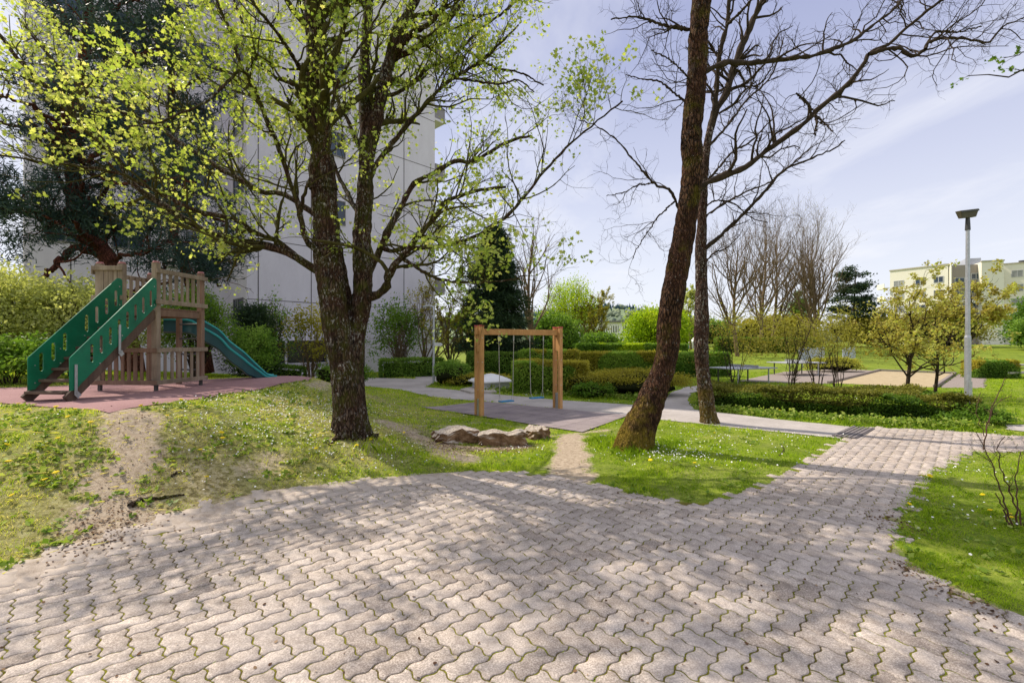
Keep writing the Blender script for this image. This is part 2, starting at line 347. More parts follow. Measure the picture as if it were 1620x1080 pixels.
# ================================================================== WORLD, SUN, CAMERA
def build_world():
    w = bpy.data.worlds.new("World"); sc.world = w; w.use_nodes = True; nt = w.node_tree; nt.nodes.clear()
    out = nt.nodes.new('ShaderNodeOutputWorld'); bg = nt.nodes.new('ShaderNodeBackground'); bg.inputs['Strength'].default_value = .15
    sky = nt.nodes.new('ShaderNodeTexSky'); sky.sky_type = 'NISHITA'; sky.sun_disc = False
    sky.sun_elevation = SUN_EL; sky.sun_rotation = math.atan2(SUN[0], SUN[1]); sky.air_density = 1.0; sky.dust_density = 1.4; sky.ozone_density = 2.0; sky.altitude = 450
    tc = nt.nodes.new('ShaderNodeTexCoord')
    sep = nt.nodes.new('ShaderNodeSeparateXYZ'); nt.links.new(tc.outputs['Generated'], sep.inputs[0])
    # thin high cloud: project the direction on a flat layer
    zz = math_(nt, 'MAXIMUM', sep.outputs[2], .03)
    cb = nt.nodes.new('ShaderNodeCombineXYZ')
    nt.links.new(math_(nt, 'DIVIDE', sep.outputs[0], math_(nt, 'ADD', zz, .12)), cb.inputs[0]); nt.links.new(math_(nt, 'DIVIDE', sep.outputs[1], math_(nt, 'ADD', zz, .12)), cb.inputs[1])
    n1 = noise(nt, .55, 7, .62, cb.outputs[0], (1.0, .45, 1), .6); n2 = noise(nt, 1.7, 6, .6, cb.outputs[0], (1, .6, 1), .3)
    f = math_(nt, 'ADD', math_(nt, 'MULTIPLY', n1, .7), math_(nt, 'MULTIPLY', n2, .3))
    cl = ramp(nt, f, [(.42, (.0, .0, .0)), (.50, (.42, .42, .42)), (.60, (1, 1, 1))])
    hz = ramp(nt, sep.outputs[2], [(0.0, (.8, .8, .8)), (.18, (.45, .45, .45)), (.5, (.05, .05, .05)), (1, (0, 0, 0))])
    fac = math_(nt, 'MAXIMUM', math_(nt, 'MULTIPLY', cl, 1.0), math_(nt, 'MULTIPLY', hz, .9), True)
    gd = ramp(nt, sep.outputs[2], [(0.0, (.64, .655, .70)), (.10, (.60, .62, .69)), (.30, (.44, .46, .60)), (.58, (.29, .31, .48)), (.70, (.60, .61, .70)), (1, (.74, .74, .80))])  # upper stops: unseen overhead sky brightened, added to lift fill in the shade
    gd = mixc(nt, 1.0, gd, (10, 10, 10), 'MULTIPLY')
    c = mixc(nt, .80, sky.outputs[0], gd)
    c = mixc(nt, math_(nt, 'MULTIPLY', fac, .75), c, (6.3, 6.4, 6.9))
    # below the horizon: dull ground
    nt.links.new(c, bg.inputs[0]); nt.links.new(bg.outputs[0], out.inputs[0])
    l = bpy.data.lights.new('sun', 'SUN'); l.energy = 5.0; l.angle = math.radians(.55); l.color = (1.0, .90, .76)
    o = bpy.data.objects.new('sun', l); COL.objects.link(o)
    d = Vector((-SUN[0]*math.cos(SUN_EL), -SUN[1]*math.cos(SUN_EL), -math.sin(SUN_EL))); o.rotation_euler = d.to_track_quat('-Z', 'Y').to_euler(); o.location = (-20, 12, 30)
    cam = bpy.data.cameras.new('camera'); cam.sensor_width = 36; cam.lens = 36*F/1620; cam.clip_end = 5000; cam.clip_start = .05
    co = bpy.data.objects.new('camera', cam); COL.objects.link(co); co.location = (0, 0, CH); co.rotation_euler = (math.radians(90), 0, 0); sc.camera = co
    sc.view_settings.view_transform = 'Standard'; sc.view_settings.look = 'None'; sc.view_settings.exposure = 0; sc.view_settings.gamma = 1
    sc.cycles.max_bounces = 6; sc.cycles.transparent_max_bounces = 6; sc.cycles.diffuse_bounces = 3; sc.cycles.caustics_reflective = False; sc.cycles.caustics_refractive = False
build_world()

# ================================================================== GROUND
DIRT = [  # (pixel polyline, half width metres, strength)
 ([(205, 656), (215, 680), (205, 720), (180, 770), (150, 830), (140, 862)], .30, .95),
 ([(180, 690), (150, 750), (135, 800)], .2, .5),
 ([(905, 690), (900, 712), (905, 752)], .26, 1.1), ([(870, 690), (910, 686), (960, 680)], .10, .7),
 ([(610, 668), (660, 690), (700, 712), (740, 725)], .25, .75), ([(390, 748), (420, 738), (436, 722)], .20, .55),
 ([(690, 700), (760, 712), (830, 706)], .12, 1.0), ([(640, 672), (690, 675), (760, 668), (820, 676)], .12, .5),
 ([(270, 822), (350, 800), (420, 784), (500, 772)], .12, .75), ([(130, 868), (200, 845), (270, 822)], .22, .9),
 ([(600, 762), (750, 749), (870, 753), (920, 764), (1000, 785), (1100, 801)], .07, .8), ([(1110, 800), (1150, 793), (1220, 766)], .05, .6),
 ([(1402, 835), (1412, 885), (1500, 940), (1620, 988)], .09, .8), ([(1400, 810), (1380, 822)], .2, .6), ([(250, 700), (300, 720), (330, 760)], .35, .38),
 ([(530, 700), (590, 700)], .2, .4), ([(500, 612), (560, 612), (585, 616)], .25, .6)]
DW = [([G(*p)[:2] for p in pl], w, s) for pl, w, s in DIRT]
def dirtmask(x, y):
    o = np.zeros(np.shape(x)); nz = wave(x, y, 3.2, 4)*.55+wave(x, y, 8, 9)*.45+wave(x, y, 22, 19)*.3
    for pl, w, s in DW:
        d = segdist(x, y, pl); o = np.maximum(o, s*(1-sst(w*.3, w*2.0, d+nz*w*.9)))
    return o
def drymask(x, y):     # thin yellowish turf on the left bank
    return np.clip((1-sst(-3.5, .5, x))*.62+wave(x, y, 1.6, 21)*.40+.05+.3*(1-sst(5, 9, y))*(1-sst(-4, -2, x)), 0, 1)*(1-.85*sst(12, 18, y))
xs = np.unique(np.concatenate([-np.geomspace(12, 900, 30)[::-1], np.arange(-12, -5, .16), np.arange(-5, 8, .11), np.arange(8, 14, .2), np.geomspace(14, 900, 34)]))
ys = np.unique(np.concatenate([[-200, -60, -20, -5], np.arange(0, 2.4, .4), np.arange(2.4, 15, .11), np.arange(15, 30, .5), np.geomspace(30, 1500, 40)]))
X, Y = np.meshgrid(xs, ys); Z = H(X, Y)
Z = Z+.012*wave(X, Y, 5, 3)*(~inpoly(X, Y, PAVE))*(np.abs(X) < 15)
OVER = [PAVE, PATH, MAT, RUB, GRAVEL, GRAVELP, SAND, SIDEPATH, EASTP]
ins = np.zeros(X.shape, bool)
for pg in OVER: ins |= inpoly(X, Y, pg)
deep = np.zeros(X.shape, bool)
for pg in OVER: deep |= inpoly(X, Y, pg) & (segdist(X, Y, pg, True) > .13)
Z = Z-np.where(deep, .04, np.where(ins, .004, 0))
nx, ny = len(xs), len(ys)
i = np.arange(ny-1)[:, None]*nx+np.arange(nx-1)[None]
q = np.stack([i, i+1, i+nx+1, i+nx], -1).reshape(-1, 4)
dm = dirtmask(X, Y); dr = drymask(X, Y)
me = mesh_np('ground', np.stack([X, Y, Z], -1), [q], {'dirt': dm.ravel(), 'dry': dr.ravel()}, smooth=True)
m, nt, out = mat('turf_ground')
co = N(nt, 'TexCoord').outputs['Object']
a1 = N(nt, 'Attribute', attribute_name='dirt').outputs['Fac']; a2 = N(nt, 'Attribute', attribute_name='dry').outputs['Fac']
n1 = noise(nt, 1.3, 6, .65, co); n2 = noise(nt, 14, 6, .75, co); n3 = noise(nt, 90, 3, .7, co); nf = noise(nt, .12, 4, .6, co)
gr = ramp(nt, math_(nt, 'ADD', math_(nt, 'MULTIPLY', n1, .5), math_(nt, 'MULTIPLY', n2, .5)), [(.36, (.05, .08, .012)), (.5, (.16, .22, .02)), (.62, (.29, .33, .04))])
gr = mixc(nt, math_(nt, 'MULTIPLY', a2, .9), gr, ramp(nt, n2, [(.38, (.13, .095, .05)), (.5, (.32, .26, .13)), (.62, (.46, .40, .24))]))
gr = mixc(nt, math_(nt, 'MULTIPLY', ramp(nt, nf, [(.42, (0, 0, 0)), (.6, (1, 1, 1))]), .35), gr, (.20, .26, .03))
di = ramp(nt, math_(nt, 'ADD', math_(nt, 'MULTIPLY', n2, .6), math_(nt, 'MULTIPLY', n3, .4)), [(.35, (.20, .145, .095)), (.5, (.42, .335, .245)), (.66, (.60, .51, .39))])
fd = ramp(nt, math_(nt, 'ADD', a1, math_(nt, 'MULTIPLY', math_(nt, 'SUBTRACT', n2, .5), 1.1)), [(.34, (0, 0, 0)), (.72, (1, 1, 1))])
bsdf(nt, out, mixc(nt, fd, gr, di), .95, .1, bump=math_(nt, 'ADD', n2, math_(nt, 'MULTIPLY', n3, .5)), bstr=.6, bdist=.03)
TURF = m
obj('ground', me, m, kind='structure')

def clip_cell(poly, x0, x1, y0, y1):
    for ax, val, keep in ((0, x0, 1), (0, x1, -1), (1, y0, 1), (1, y1, -1)):
        if not poly: return poly
        o = []
        for k in range(len(poly)):
            a, b = poly[k-1], poly[k]; ia = (a[ax]-val)*keep >= 0; ib = (b[ax]-val)*keep >= 0
            if ia != ib:
                t = (val-a[ax])/(b[ax]-a[ax]); o.append((a[0]+(b[0]-a[0])*t, a[1]+(b[1]-a[1])*t))
            if ib: o.append(b)
        poly = o
    return poly
def sheet(name, poly, off, m, cell=.3, jag=0, **pr):
    p = [tuple(map(float, v[:2])) for v in poly]
    if jag:
        q = []; r = random.Random(5)
        for k in range(len(p)):
            a, b = p[k], p[(k+1) % len(p)]; n = max(1, int(math.dist(a, b)/.3))
            for t in range(n): q.append((a[0]+(b[0]-a[0])*t/n+r.gauss(0, jag), a[1]+(b[1]-a[1])*t/n+r.gauss(0, jag)))
        p = q
    ax, ay = min(v[0] for v in p), min(v[1] for v in p); bx, by = max(v[0] for v in p), max(v[1] for v in p)
    vs, fs, key = [], [], {}
    for ix in range(int((bx-ax)/cell)+1):
        for iy in range(int((by-ay)/cell)+1):
            c = clip_cell(p, ax+ix*cell, ax+(ix+1)*cell, ay+iy*cell, ay+(iy+1)*cell)
            if len(c) < 3: continue
            f = []
            for v in c:
                kk = (round(v[0], 4), round(v[1], 4))
                if kk not in key: key[kk] = len(vs); vs.append(kk)
                if key[kk] not in f: f.append(key[kk])
            if len(f) > 2: fs.append(f)
    vs = np.array(vs); z = H(vs[:, 0], vs[:, 1])+off
    me = bpy.data.meshes.new(name); me.from_pydata([(float(a), float(b), float(c)) for (a, b), c in zip(vs, z)], [], fs); me.update(); me.validate()
    for pl in me.polygons:
        pass
    bm = bmesh.new(); bm.from_mesh(me)
    for f in bm.faces:
        if f.normal.z < 0: f.normal_flip()
    bm.to_mesh(me); bm.free()
    return obj(name, me, m, **pr)
# asphalt path, fine brushed look with pale paver grid faint
m, nt, out = mat('path_paving'); co = N(nt, 'TexCoord').outputs['Object']
n1 = noise(nt, .8, 5, .6, co); n2 = noise(nt, 60, 3, .7, co); n3 = noise(nt, 5, 4, .7, co)
c = ramp(nt, math_(nt, 'ADD', math_(nt, 'MULTIPLY', n1, .5), math_(nt, 'ADD', math_(nt, 'MULTIPLY', n2, .25), math_(nt, 'MULTIPLY', n3, .25))), [(.35, (.30, .27, .25)), (.65, (.52, .475, .44))])
bsdf(nt, out, c, .9, .2, bump=n2, bstr=.4, bdist=.01); M_PATH = m
sheet('path', PATH, .006, m, jag=.02, kind='structure')
sheet('side_path', SIDEPATH, .010, m, jag=.03, kind='structure')
sheet('side_path', EASTP, .010, m, jag=.03, kind='structure')
m, nt, out = mat('red_rubber'); co = N(nt, 'TexCoord').outputs['Object']
n1 = noise(nt, .9, 4, .6, co); n2 = noise(nt, 120, 2, .7, co)
bsdf(nt, out, mixc(nt, .35, ramp(nt, n1, [(.35, (.27, .145, .15)), (.65, (.36, .205, .205))]), ramp(nt, n2, [(.4, (.17, .08, .085)), (.6, (.48, .31, .30))])), .9, .2, bump=n2, bstr=.3, bdist=.006)
sheet('playground_surface', RUB, .012, m, kind='structure')
# mat of dark tiles under the swings
m, nt, out = mat('rubber_tiles'); co = N(nt, 'TexCoord').outputs['Object']
mp = N(nt, 'Mapping'); mp.inputs['Rotation'].default_value = (0, 0, math.radians(40)); nt.links.new(co, mp.inputs[0])
bt = N(nt, 'TexBrick', offset=0.0); bt.inputs['Scale'].default_value = 1.0; bt.inputs['Brick Width'].default_value = .5; bt.inputs['Row Height'].default_value = .5
bt.inputs['Mortar Size'].default_value = .012; bt.inputs['Color1'].default_value = (.20, .165, .175, 1); bt.inputs['Color2'].default_value = (.30, .25, .255, 1); bt.inputs['Mortar'].default_value = (.07, .06, .055, 1)
nt.links.new(mp.outputs[0], bt.inputs[0])
n1 = noise(nt, 1.4, 5, .65, co); n2 = noise(nt, 90, 2, .6, co)
c = mixc(nt, math_(nt, 'MULTIPLY', ramp(nt, n1, [(.38, (0, 0, 0)), (.62, (1, 1, 1))]), .55), bt.outputs[0], (.34, .29, .27)); c = mixc(nt, .25, c, ramp(nt, n2, [(.4, (.1, .08, .08)), (.6, (.4, .34, .34))]))
bsdf(nt, out, c, .9, .15, bump=n2, bstr=.25, bdist=.005)
sheet('swing_mat', MAT, .022, m, kind='structure')
sheet('gravel', GRAVEL, .006, m_simple('gravel_mat', (.18, .145, .125), (.36, .31, .28), 30, .95, .1, bstr=.6), jag=.05, kind='structure')
sheet('gravel', GRAVELP, .006, bpy.data.materials['gravel_mat'], jag=.05, kind='structure')
sheet('sand', SAND, .010, m_simple('sand_mat', (.34, .27, .16), (.48, .39, .25), 3, .95, .1, bstr=.3), kind='structure')

# ---- wavy interlocking pavers in herringbone
PW = .145
def edgeh(a, b, s=1):  # from (a,b) to (a+1,b)
    t = np.arange(6)/6.; return np.stack([a+t, b+.095*np.sin(2*math.pi*t)], -1)
def outline(i, j, vert):
    def he(a, b, rev=False):
        t = np.arange(7)/6.; p = np.stack([a+t, b+.095*np.sin(2*math.pi*t)], -1); return (p[::-1] if rev else p)[:-1]
    def ve(a, b, rev=False):
        t = np.arange(7)/6.; p = np.stack([a-.095*np.sin(2*math.pi*t), b+t], -1); return (p[::-1] if rev else p)[:-1]
    if vert: return np.vstack([he(i, j), ve(i+1, j), ve(i+1, j+1), he(i, j+2, True), ve(i, j+1, True), ve(i, j, True)])
    return np.vstack([he(i, j), he(i+1, j), ve(i+2, j), he(i+1, j+1, True), he(i, j+1, True), ve(i, j, True)])
OUT = {v: outline(0, 0, v)-np.array([.5, 1] if v else [1, .5]) for v in (0, 1)}
ctr, typ = [], []
for i in range(-60, 140):
    for j in range(-60, 140):
        r = (i+j) % 4
        if r == 0: ctr.append((i+1, j+.5)); typ.append(0)
        elif r == 2: ctr.append((i+.5, j+1)); typ.append(1)
ctr = np.array(ctr, float)*PW; typ = np.array(typ)
c45 = math.sqrt(.5)
wx = ctr[:, 0]*c45-ctr[:, 1]*c45+1.3; wy = ctr[:, 0]*c45+ctr[:, 1]*c45-1.0
k = (inpoly(wx, wy, PAVE) | (segdist(wx, wy, PAVE, True) < .065)) & (wy > 1.6) & (np.abs(wx) < wy*1.25+1.2)
wx, wy, typ, ctr = wx[k], wy[k], typ[k], ctr[k]
rg = R_(3); M = len(wx)
zj = rg.normal(0, .0013, M)-.001; tx = rg.normal(0, .008, M); ty = rg.normal(0, .008, M)
edge = segdist(wx, wy, [W(*p) for p in [(0, 905), (150, 860), (270, 820), (420, 782), (600, 760), (750, 748), (870, 752), (920, 762)]])
sandy = (1-sst(.05, .75, edge+wave(wx, wy, 2.2, 8)*.25))*sst(1.6, -1.2, wx)
verts = np.empty((M, 3, 36, 3)); tint = rg.normal(.5, .24, M)+wave(wx, wy, 1.2, 14)*.12
for vtyp in (0, 1):
    s = typ == vtyp; O = OUT[vtyp]; half = np.array([.5, 1]) if vtyp else np.array([1, .5])
    for r, (ins_, dz) in enumerate([(.064, 0), (.044, -.0035), (.036, -.020)]):
        P2 = O*(1-ins_/half)[None]*PW
        X2 = P2[:, 0]*c45-P2[:, 1]*c45; Y2 = P2[:, 0]*c45+P2[:, 1]*c45
        verts[s, r, :, 0] = wx[s][:, None]+X2; verts[s, r, :, 1] = wy[s][:, None]+Y2
        verts[s, r, :, 2] = H(verts[s, r, :, 0], verts[s, r, :, 1])+zj[s][:, None]+dz+.012+tx[s][:, None]*X2+ty[s][:, None]*Y2
base = (np.arange(M)*108)[:, None, None]; a = np.arange(36); b = (a+1) % 36
qs = []
for r in (0, 1): qs.append(np.stack([r*36+a, (r+1)*36+a, (r+1)*36+b, r*36+b], -1))
qs = (np.concatenate(qs)[None]+base).reshape(-1, 4); tops = (np.arange(36)[None]+(np.arange(M)*108)[:, None])
me = mesh_np('paved_area', verts.reshape(-1, 3), [tops, qs], {'v': np.repeat(tint, 108), 'sandy': np.repeat(sandy, 108)})
m, nt, out = mat('concrete_paver'); co = N(nt, 'TexCoord').outputs['Object']
v = N(nt, 'Attribute', attribute_name='v').outputs['Fac']; sd = N(nt, 'Attribute', attribute_name='sandy').outputs['Fac']
c = ramp(nt, v, [(.0, (.20, .155, .13)), (.3, (.39, .325, .28)), (.6, (.50, .425, .37)), (1, (.65, .565, .50))])
n1 = noise(nt, 85, 6, .85, co); n2 = noise(nt, 9, 5, .65, co); n3 = noise(nt, 1.1, 4, .6, co)
c = mixc(nt, .55, c, ramp(nt, n1, [(.38, (.09, .068, .052)), (.5, (.44, .37, .315)), (.60, (.90, .80, .70))]))
c = mixc(nt, math_(nt, 'MULTIPLY', ramp(nt, n2, [(.45, (0, 0, 0)), (.68, (1, 1, 1))]), .6), c, (.19, .15, .125))
c = mixc(nt, math_(nt, 'MULTIPLY', ramp(nt, n3, [(.45, (0, 0, 0)), (.62, (1, 1, 1))]), .3), c, (.45, .40, .375))
vv = N(nt, 'TexVoronoi'); vv.inputs['Scale'].default_value = 55; nt.links.new(co, vv.inputs['Vector'])
c = mixc(nt, math_(nt, 'MULTIPLY', ramp(nt, vv.outputs[0], [(.07, (1, 1, 1)), (.13, (0, 0, 0))]), .65), c, (.62, .58, .54))
sf = ramp(nt, math_(nt, 'ADD', sd, math_(nt, 'MULTIPLY', math_(nt, 'SUBTRACT', noise(nt, 16, 5, .7, co), .5), 1.4)), [(.35, (0, 0, 0)), (.8, (1, 1, 1))])
c = mixc(nt, math_(nt, 'MULTIPLY', sf, .8), c, (.47, .40, .34))
bsdf(nt, out, c, .88, .2, bump=math_(nt, 'ADD', n1, n2), bstr=.55, bdist=.006)
obj('paved_area', me, m, kind='structure')
# joint bed
m, nt, out = mat('mossy_joint'); co = N(nt, 'TexCoord').outputs['Object']
n1 = noise(nt, 2.2, 4, .6, co); n2 = noise(nt, 60, 4, .7, co)
c = ramp(nt, math_(nt, 'ADD', math_(nt, 'MULTIPLY', n1, .55), math_(nt, 'MULTIPLY', n2, .45)), [(.34, (.08, .058, .038)), (.45, (.14, .11, .04)), (.52, (.21, .20, .03)), (.7, (.28, .28, .03))])
bsdf(nt, out, c, 1, .05, bump=n2, bstr=1, bdist=.02)
sheet('paving_bed', PAVE, .0035, m, jag=.03, kind='structure')

# blown sand and soil lying over the left edge of the paving
bl = [W(*p) for p in [(-60, 930), (0, 903), (75, 880), (150, 857), (210, 837), (270, 817), (345, 798), (420, 780), (510, 768), (600, 757), (680, 750), (750, 745)]]
inn = [W(*p) for p in [(750, 762), (680, 768), (600, 782), (510, 797), (430, 815), (360, 838), (290, 868), (215, 893), (150, 912), (75, 932), (0, 955), (-60, 985)]]
POL = bl+inn; vs = []; n1_, n2_ = 90, 16
A = smooth_line([(*p, 0) for p in bl], n1_); B = smooth_line([(*p, 0) for p in inn[::-1]], n1_)
for i in range(n1_):
    for j in range(n2_):
        t = j/(n2_-1); p = A[i]*(1-t)+B[i]*t; vs.append((p[0], p[1], t))
vs = np.array(vs); hz_ = .0165*(1-vs[:, 2])**.8-.004+.0045*wave(vs[:, 0], vs[:, 1], 3.4, 77)+.003*wave(vs[:, 0], vs[:, 1], 11, 78); hz_ = np.where(vs[:, 2] < .01, .004, hz_)
i = np.arange(n1_-1)[:, None]*n2_+np.arange(n2_-1)[None]; q = np.stack([i, i+1, i+n2_+1, i+n2_], -1).reshape(-1, 4)
m, nt, out = mat('blown_sand'); co = N(nt, 'TexCoord').outputs['Object']; n1 = noise(nt, 7, 5, .65, co); n2 = noise(nt, 130, 3, .7, co)
bsdf(nt, out, ramp(nt, math_(nt, 'ADD', math_(nt, 'MULTIPLY', n1, .5), math_(nt, 'MULTIPLY', n2, .5)), [(.36, (.24, .19, .15)), (.5, (.42, .35, .29)), (.64, (.55, .48, .41))]), 1, .05, bump=n2, bstr=.6, bdist=.008)
obj('sand_drift', mesh_np('sand_drift', np.column_stack([vs[:, :2], H(vs[:, 0], vs[:, 1])+hz_]), [q], smooth=True), m, kind='structure')
# ================================================================== GRASS AND SMALL GROUND COVER
M_GRASS = m_leaf('grass_blade', [(0, (.12, .21, .012)), (.35, (.27, .40, .02)), (.7, (.44, .55, .045)), (.88, (.58, .58, .12)), (1, (.62, .55, .27))], .42, .55)
BLOCK = [PAVE, PATH, MAT, RUB, GRAVEL, GRAVELP, SAND, SIDEPATH, EASTP]
def scatter(n, D0, D1, rng, pad=120, pw=0.0):
    u = rng.uniform(0, 1, n)
    D = D0*np.exp(u*math.log(D1/D0)) if not pw else (D0**pw+u*(D1**pw-D0**pw))**(1/pw)
    px = rng.uniform(-pad, 1620+pad, n); return (px-CX)/F*D, D
def free(x, y, blocks=BLOCK, shrink=.03):
    k = np.ones(len(x), bool); nz = np.random.default_rng(1).normal(0, shrink, (len(x), 2))
    for b in blocks: k &= ~inpoly(x+nz[:, 0], y+nz[:, 1], b)
    return k
def blades(name, x, y, h, w, rng, vv, lean=.5, **pr):
    M = len(x); z = H(x, y)-.012; a = rng.uniform(0, 6.283, M); ca, sa = np.cos(a), np.sin(a)
    b = np.stack([x, y, z], -1); side = np.stack([ca, sa, np.zeros(M)], -1)*(w/2)[:, None]
    ld = rng.normal(size=(M, 2))*lean; tip = b+np.stack([ld[:, 0]*h, ld[:, 1]*h, h], -1)
    mid = b+(tip-b)*.55+np.stack([-ld[:, 0]*h*.18, -ld[:, 1]*h*.18, h*.1], -1)
    v = np.stack([b-side, b+side, mid+side*.8, tip, mid-side*.8], 1)
    f = np.arange(M*5).reshape(M, 5)
    return obj(name, mesh_np(name, v.reshape(-1, 3), [f], {'v': np.repeat(np.clip(vv, 0, 1), 5)}), M_GRASS, kind='stuff', **pr)
rg = R_(11)
x, y = scatter(620000, 3.4, 30, rg)
d = dirtmask(x, y); dr = drymask(x, y)
k = free(x, y) & (rg.uniform(0, 1, len(x)) > d*1.05) & (rg.uniform(0, 1, len(x)) > dr*.62)
cl_ = wave(x, y, 6.5, 90)+.6*wave(x, y, 14, 91); k &= (cl_ > rg.normal(-.5, .3, len(x))-.25*(x > 1))
x, y, dr, d, cl_ = x[k], y[k], dr[k], d[k], cl_[k]
pt = wave(x, y, 2.6, 31); pt2 = wave(x, y, .9, 12)
h = (.045+.022*pt+.02*np.clip(pt2, 0, 1))*rg.uniform(.5, 1.4, len(x))*(1-.35*dr)*(1-.4*d); h = np.maximum(h, .015)*(.75+.55*np.clip(cl_, -.3, 1.2))
tall = 1-sst(.1, .55, segdist(x, y, [W(955, 700), W(1003, 722), W(1050, 705)])); tr0 = G(566, 697); tall = np.maximum(tall, 1-sst(.15, .7, np.hypot(x-tr0[0]-.55, y-tr0[1]+.1)))
h = h*(1+1.5*tall)
# rough growth under the low hedge and along path edges
rough = 1-sst(.1, .9, segdist(x, y, [W(1110, 652), W(1230, 664), W(1400, 678), W(1540, 682)])); rough = np.maximum(rough, 1-sst(.1, .8, segdist(x, y, [W(700, 607), W(760, 612), W(880, 624), W(1000, 632), W(1060, 636)])))
h = h*(1+1.3*rough)*(1+.35*(x < 0))
vv = .46-.16*np.clip(cl_, -.6, 1)+.16*pt+.3*pt2*.5+rg.normal(0, .16, len(x))+.34*dr*(x < 1)+.06*(x < 1)-.25*tall-.22*rough+(x > 1.2)*-.06
blades('grass', x, y, h, .0042*np.maximum(1, y/3.6)*rg.uniform(.6, 1.4, len(x)), rg, vv)
# moss and tufts in the joints
cc = R_(5); n = 9000; x, y = scatter(n, 2.6, 12, cc)
g1 = (x-1.3)*c45+(y+1.0)*c45; g2 = -(x-1.3)*c45+(y+1.0)*c45
snap = cc.uniform(0, 1, n) < .5
g1 = np.where(snap, np.round(g1/PW)*PW+cc.normal(0, .003, n), g1); g2 = np.where(~snap, np.round(g2/PW)*PW+cc.normal(0, .003, n), g2)
x = (g1-g2)*c45+1.3; y = (g1+g2)*c45-1.0
k = inpoly(x, y, PAVE) & (cc.uniform(0, 1, n) < np.clip(.28+.6*wave(x, y, 1.4, 40)+.12*(x > 0), .02, 1)); x, y = x[k], y[k]
xx = np.repeat(x, 7)+cc.normal(0, .007, len(x)*7); yy = np.repeat(y, 7)+cc.normal(0, .007, len(x)*7)
blades('moss_tufts', xx, yy, cc.uniform(.014, .026, len(xx)), np.full(len(xx), .007), cc, cc.normal(.42, .2, len(xx)), 1.0)
# dry thatch on the worn left bank
x, y = scatter(150000, 3.6, 13, cc); k = free(x, y) & (cc.uniform(0, 1, len(x)) < np.clip((1-sst(-3.5, 0, x))*.7*(.4+.7*wave(x, y, 2.0, 55)), 0, 1)*(1-.75*dirtmask(x, y))); x, y = x[k], y[k]
blades('dry_thatch', x, y, cc.uniform(.018, .045, len(x)), .006*np.maximum(1, y/4)*np.ones(len(x)), cc, np.clip(cc.normal(.93, .08, len(x)), 0, 1), 2.2)
# broad leaved weeds on the left bank, patches elsewhere
M_WEED = m_leaf('weed_leaf', [(0, (.09, .17, .02)), (.5, (.22, .32, .04)), (1, (.42, .47, .12))], .35, .4)
x, y = scatter(12000, 3.6, 13, rg)
pr_ = .05+.75*(1-sst(-4.6, -2.4, x))*(wave(x, y, 2.2, 50) > -.15)+.14*(wave(x, y, 1.5, 51) > .5)
k = free(x, y, shrink=.01) & (rg.uniform(0, 1, len(x)) < pr_*(1-dirtmask(x, y))); x, y = x[k], y[k]
q = np.stack([np.repeat(x, 7), np.repeat(y, 7), np.repeat(H(x, y)+.015, 7)], -1); q[:, :2] += rg.normal(0, .03, (len(q), 2))
ang = rg.uniform(0, 6.28, len(q)); leaves('weeds', q, (.035, .085), rg, M_WEED, None, 'kite', 1.6, np.stack([np.cos(ang), np.sin(ang), np.full(len(q), .4)], -1), kind='stuff')
# lush weeds along the hedge foot
def strip(n, line, w, sz, m, seed, zr=(.02, .2), shape='kite', up=.8, name='undergrowth'):
    r = R_(seed); L = np.array(line); s = r.uniform(0, len(L)-1, n); i = np.minimum(s.astype(int), len(L)-2); t = (s-i)[:, None]
    p = L[i]*(1-t)+L[i+1]*t; p = p+r.normal(0, w, (n, 2)); z = H(p[:, 0], p[:, 1])+r.uniform(zr[0], zr[1], n)*r.uniform(0, 1, n)
    k = free(p[:, 0], p[:, 1], shrink=.01)
    leaves(name, np.stack([p[:, 0], p[:, 1], z], -1)[k], sz, r, m, None, shape, up, kind='stuff')
strip(5200, [W(1110, 648), W(1230, 659), W(1400, 672), W(1545, 677)], .17, (.05, .12), M_WEED, 61, (.02, .22))
strip(2600, [W(770, 617), W(880, 624), W(1000, 630), W(1050, 632)], .28, (.07, .15), M_WEED, 62, (.02, .22))
# daisies
M_DAISY = m_simple('daisy_petals', (.85, .85, .80), (.75, .74, .70), 5, .7)
def patch(n, c, s, rng):
    g = G(*c)[:2]; return g[None]+rng.normal(size=(n, 2))*np.array(s)
pp = np.vstack([patch(1900, (455, 660), (1.0, 1.0), rg), patch(900, (500, 640), (.8, 1.4), rg), patch(160, (420, 700), (.8, .5), rg), patch(420, (1110, 715), (1.0, .6), rg), patch(260, (1075, 722), (.35, .25), rg), patch(380, (1200, 690), (1.4, .55), rg),
                patch(130, (720, 715), (.9, .22), rg), patch(120, (830, 712), (.5, .15), rg), patch(130, (1500, 745), (.55, .35), rg), patch(120, (1500, 820), (.6, .5), rg), patch(90, (620, 660), (.8, .8), rg), patch(220, (930, 640), (1.6, .35), rg),
                patch(160, (600, 720), (.7, .4), rg), patch(180, (330, 690), (1.2, .8), rg), patch(300, (880, 625), (1.0, .3), rg), np.stack(scatter(350, 4.5, 20, rg), -1)])
k = free(pp[:, 0], pp[:, 1], shrink=0) & (dirtmask(pp[:, 0], pp[:, 1]) < .4) & (pp[:, 1] > 3.5) & (rg.uniform(0, 1, len(pp)) < .62); pp = pp[k]
z = H(pp[:, 0], pp[:, 1])+rg.uniform(.035, .07, len(pp))
leaves('daisies', np.column_stack([pp, z]), (.017, .027), rg, M_DAISY, None, 'disc', 2.2, curl=0, kind='stuff')
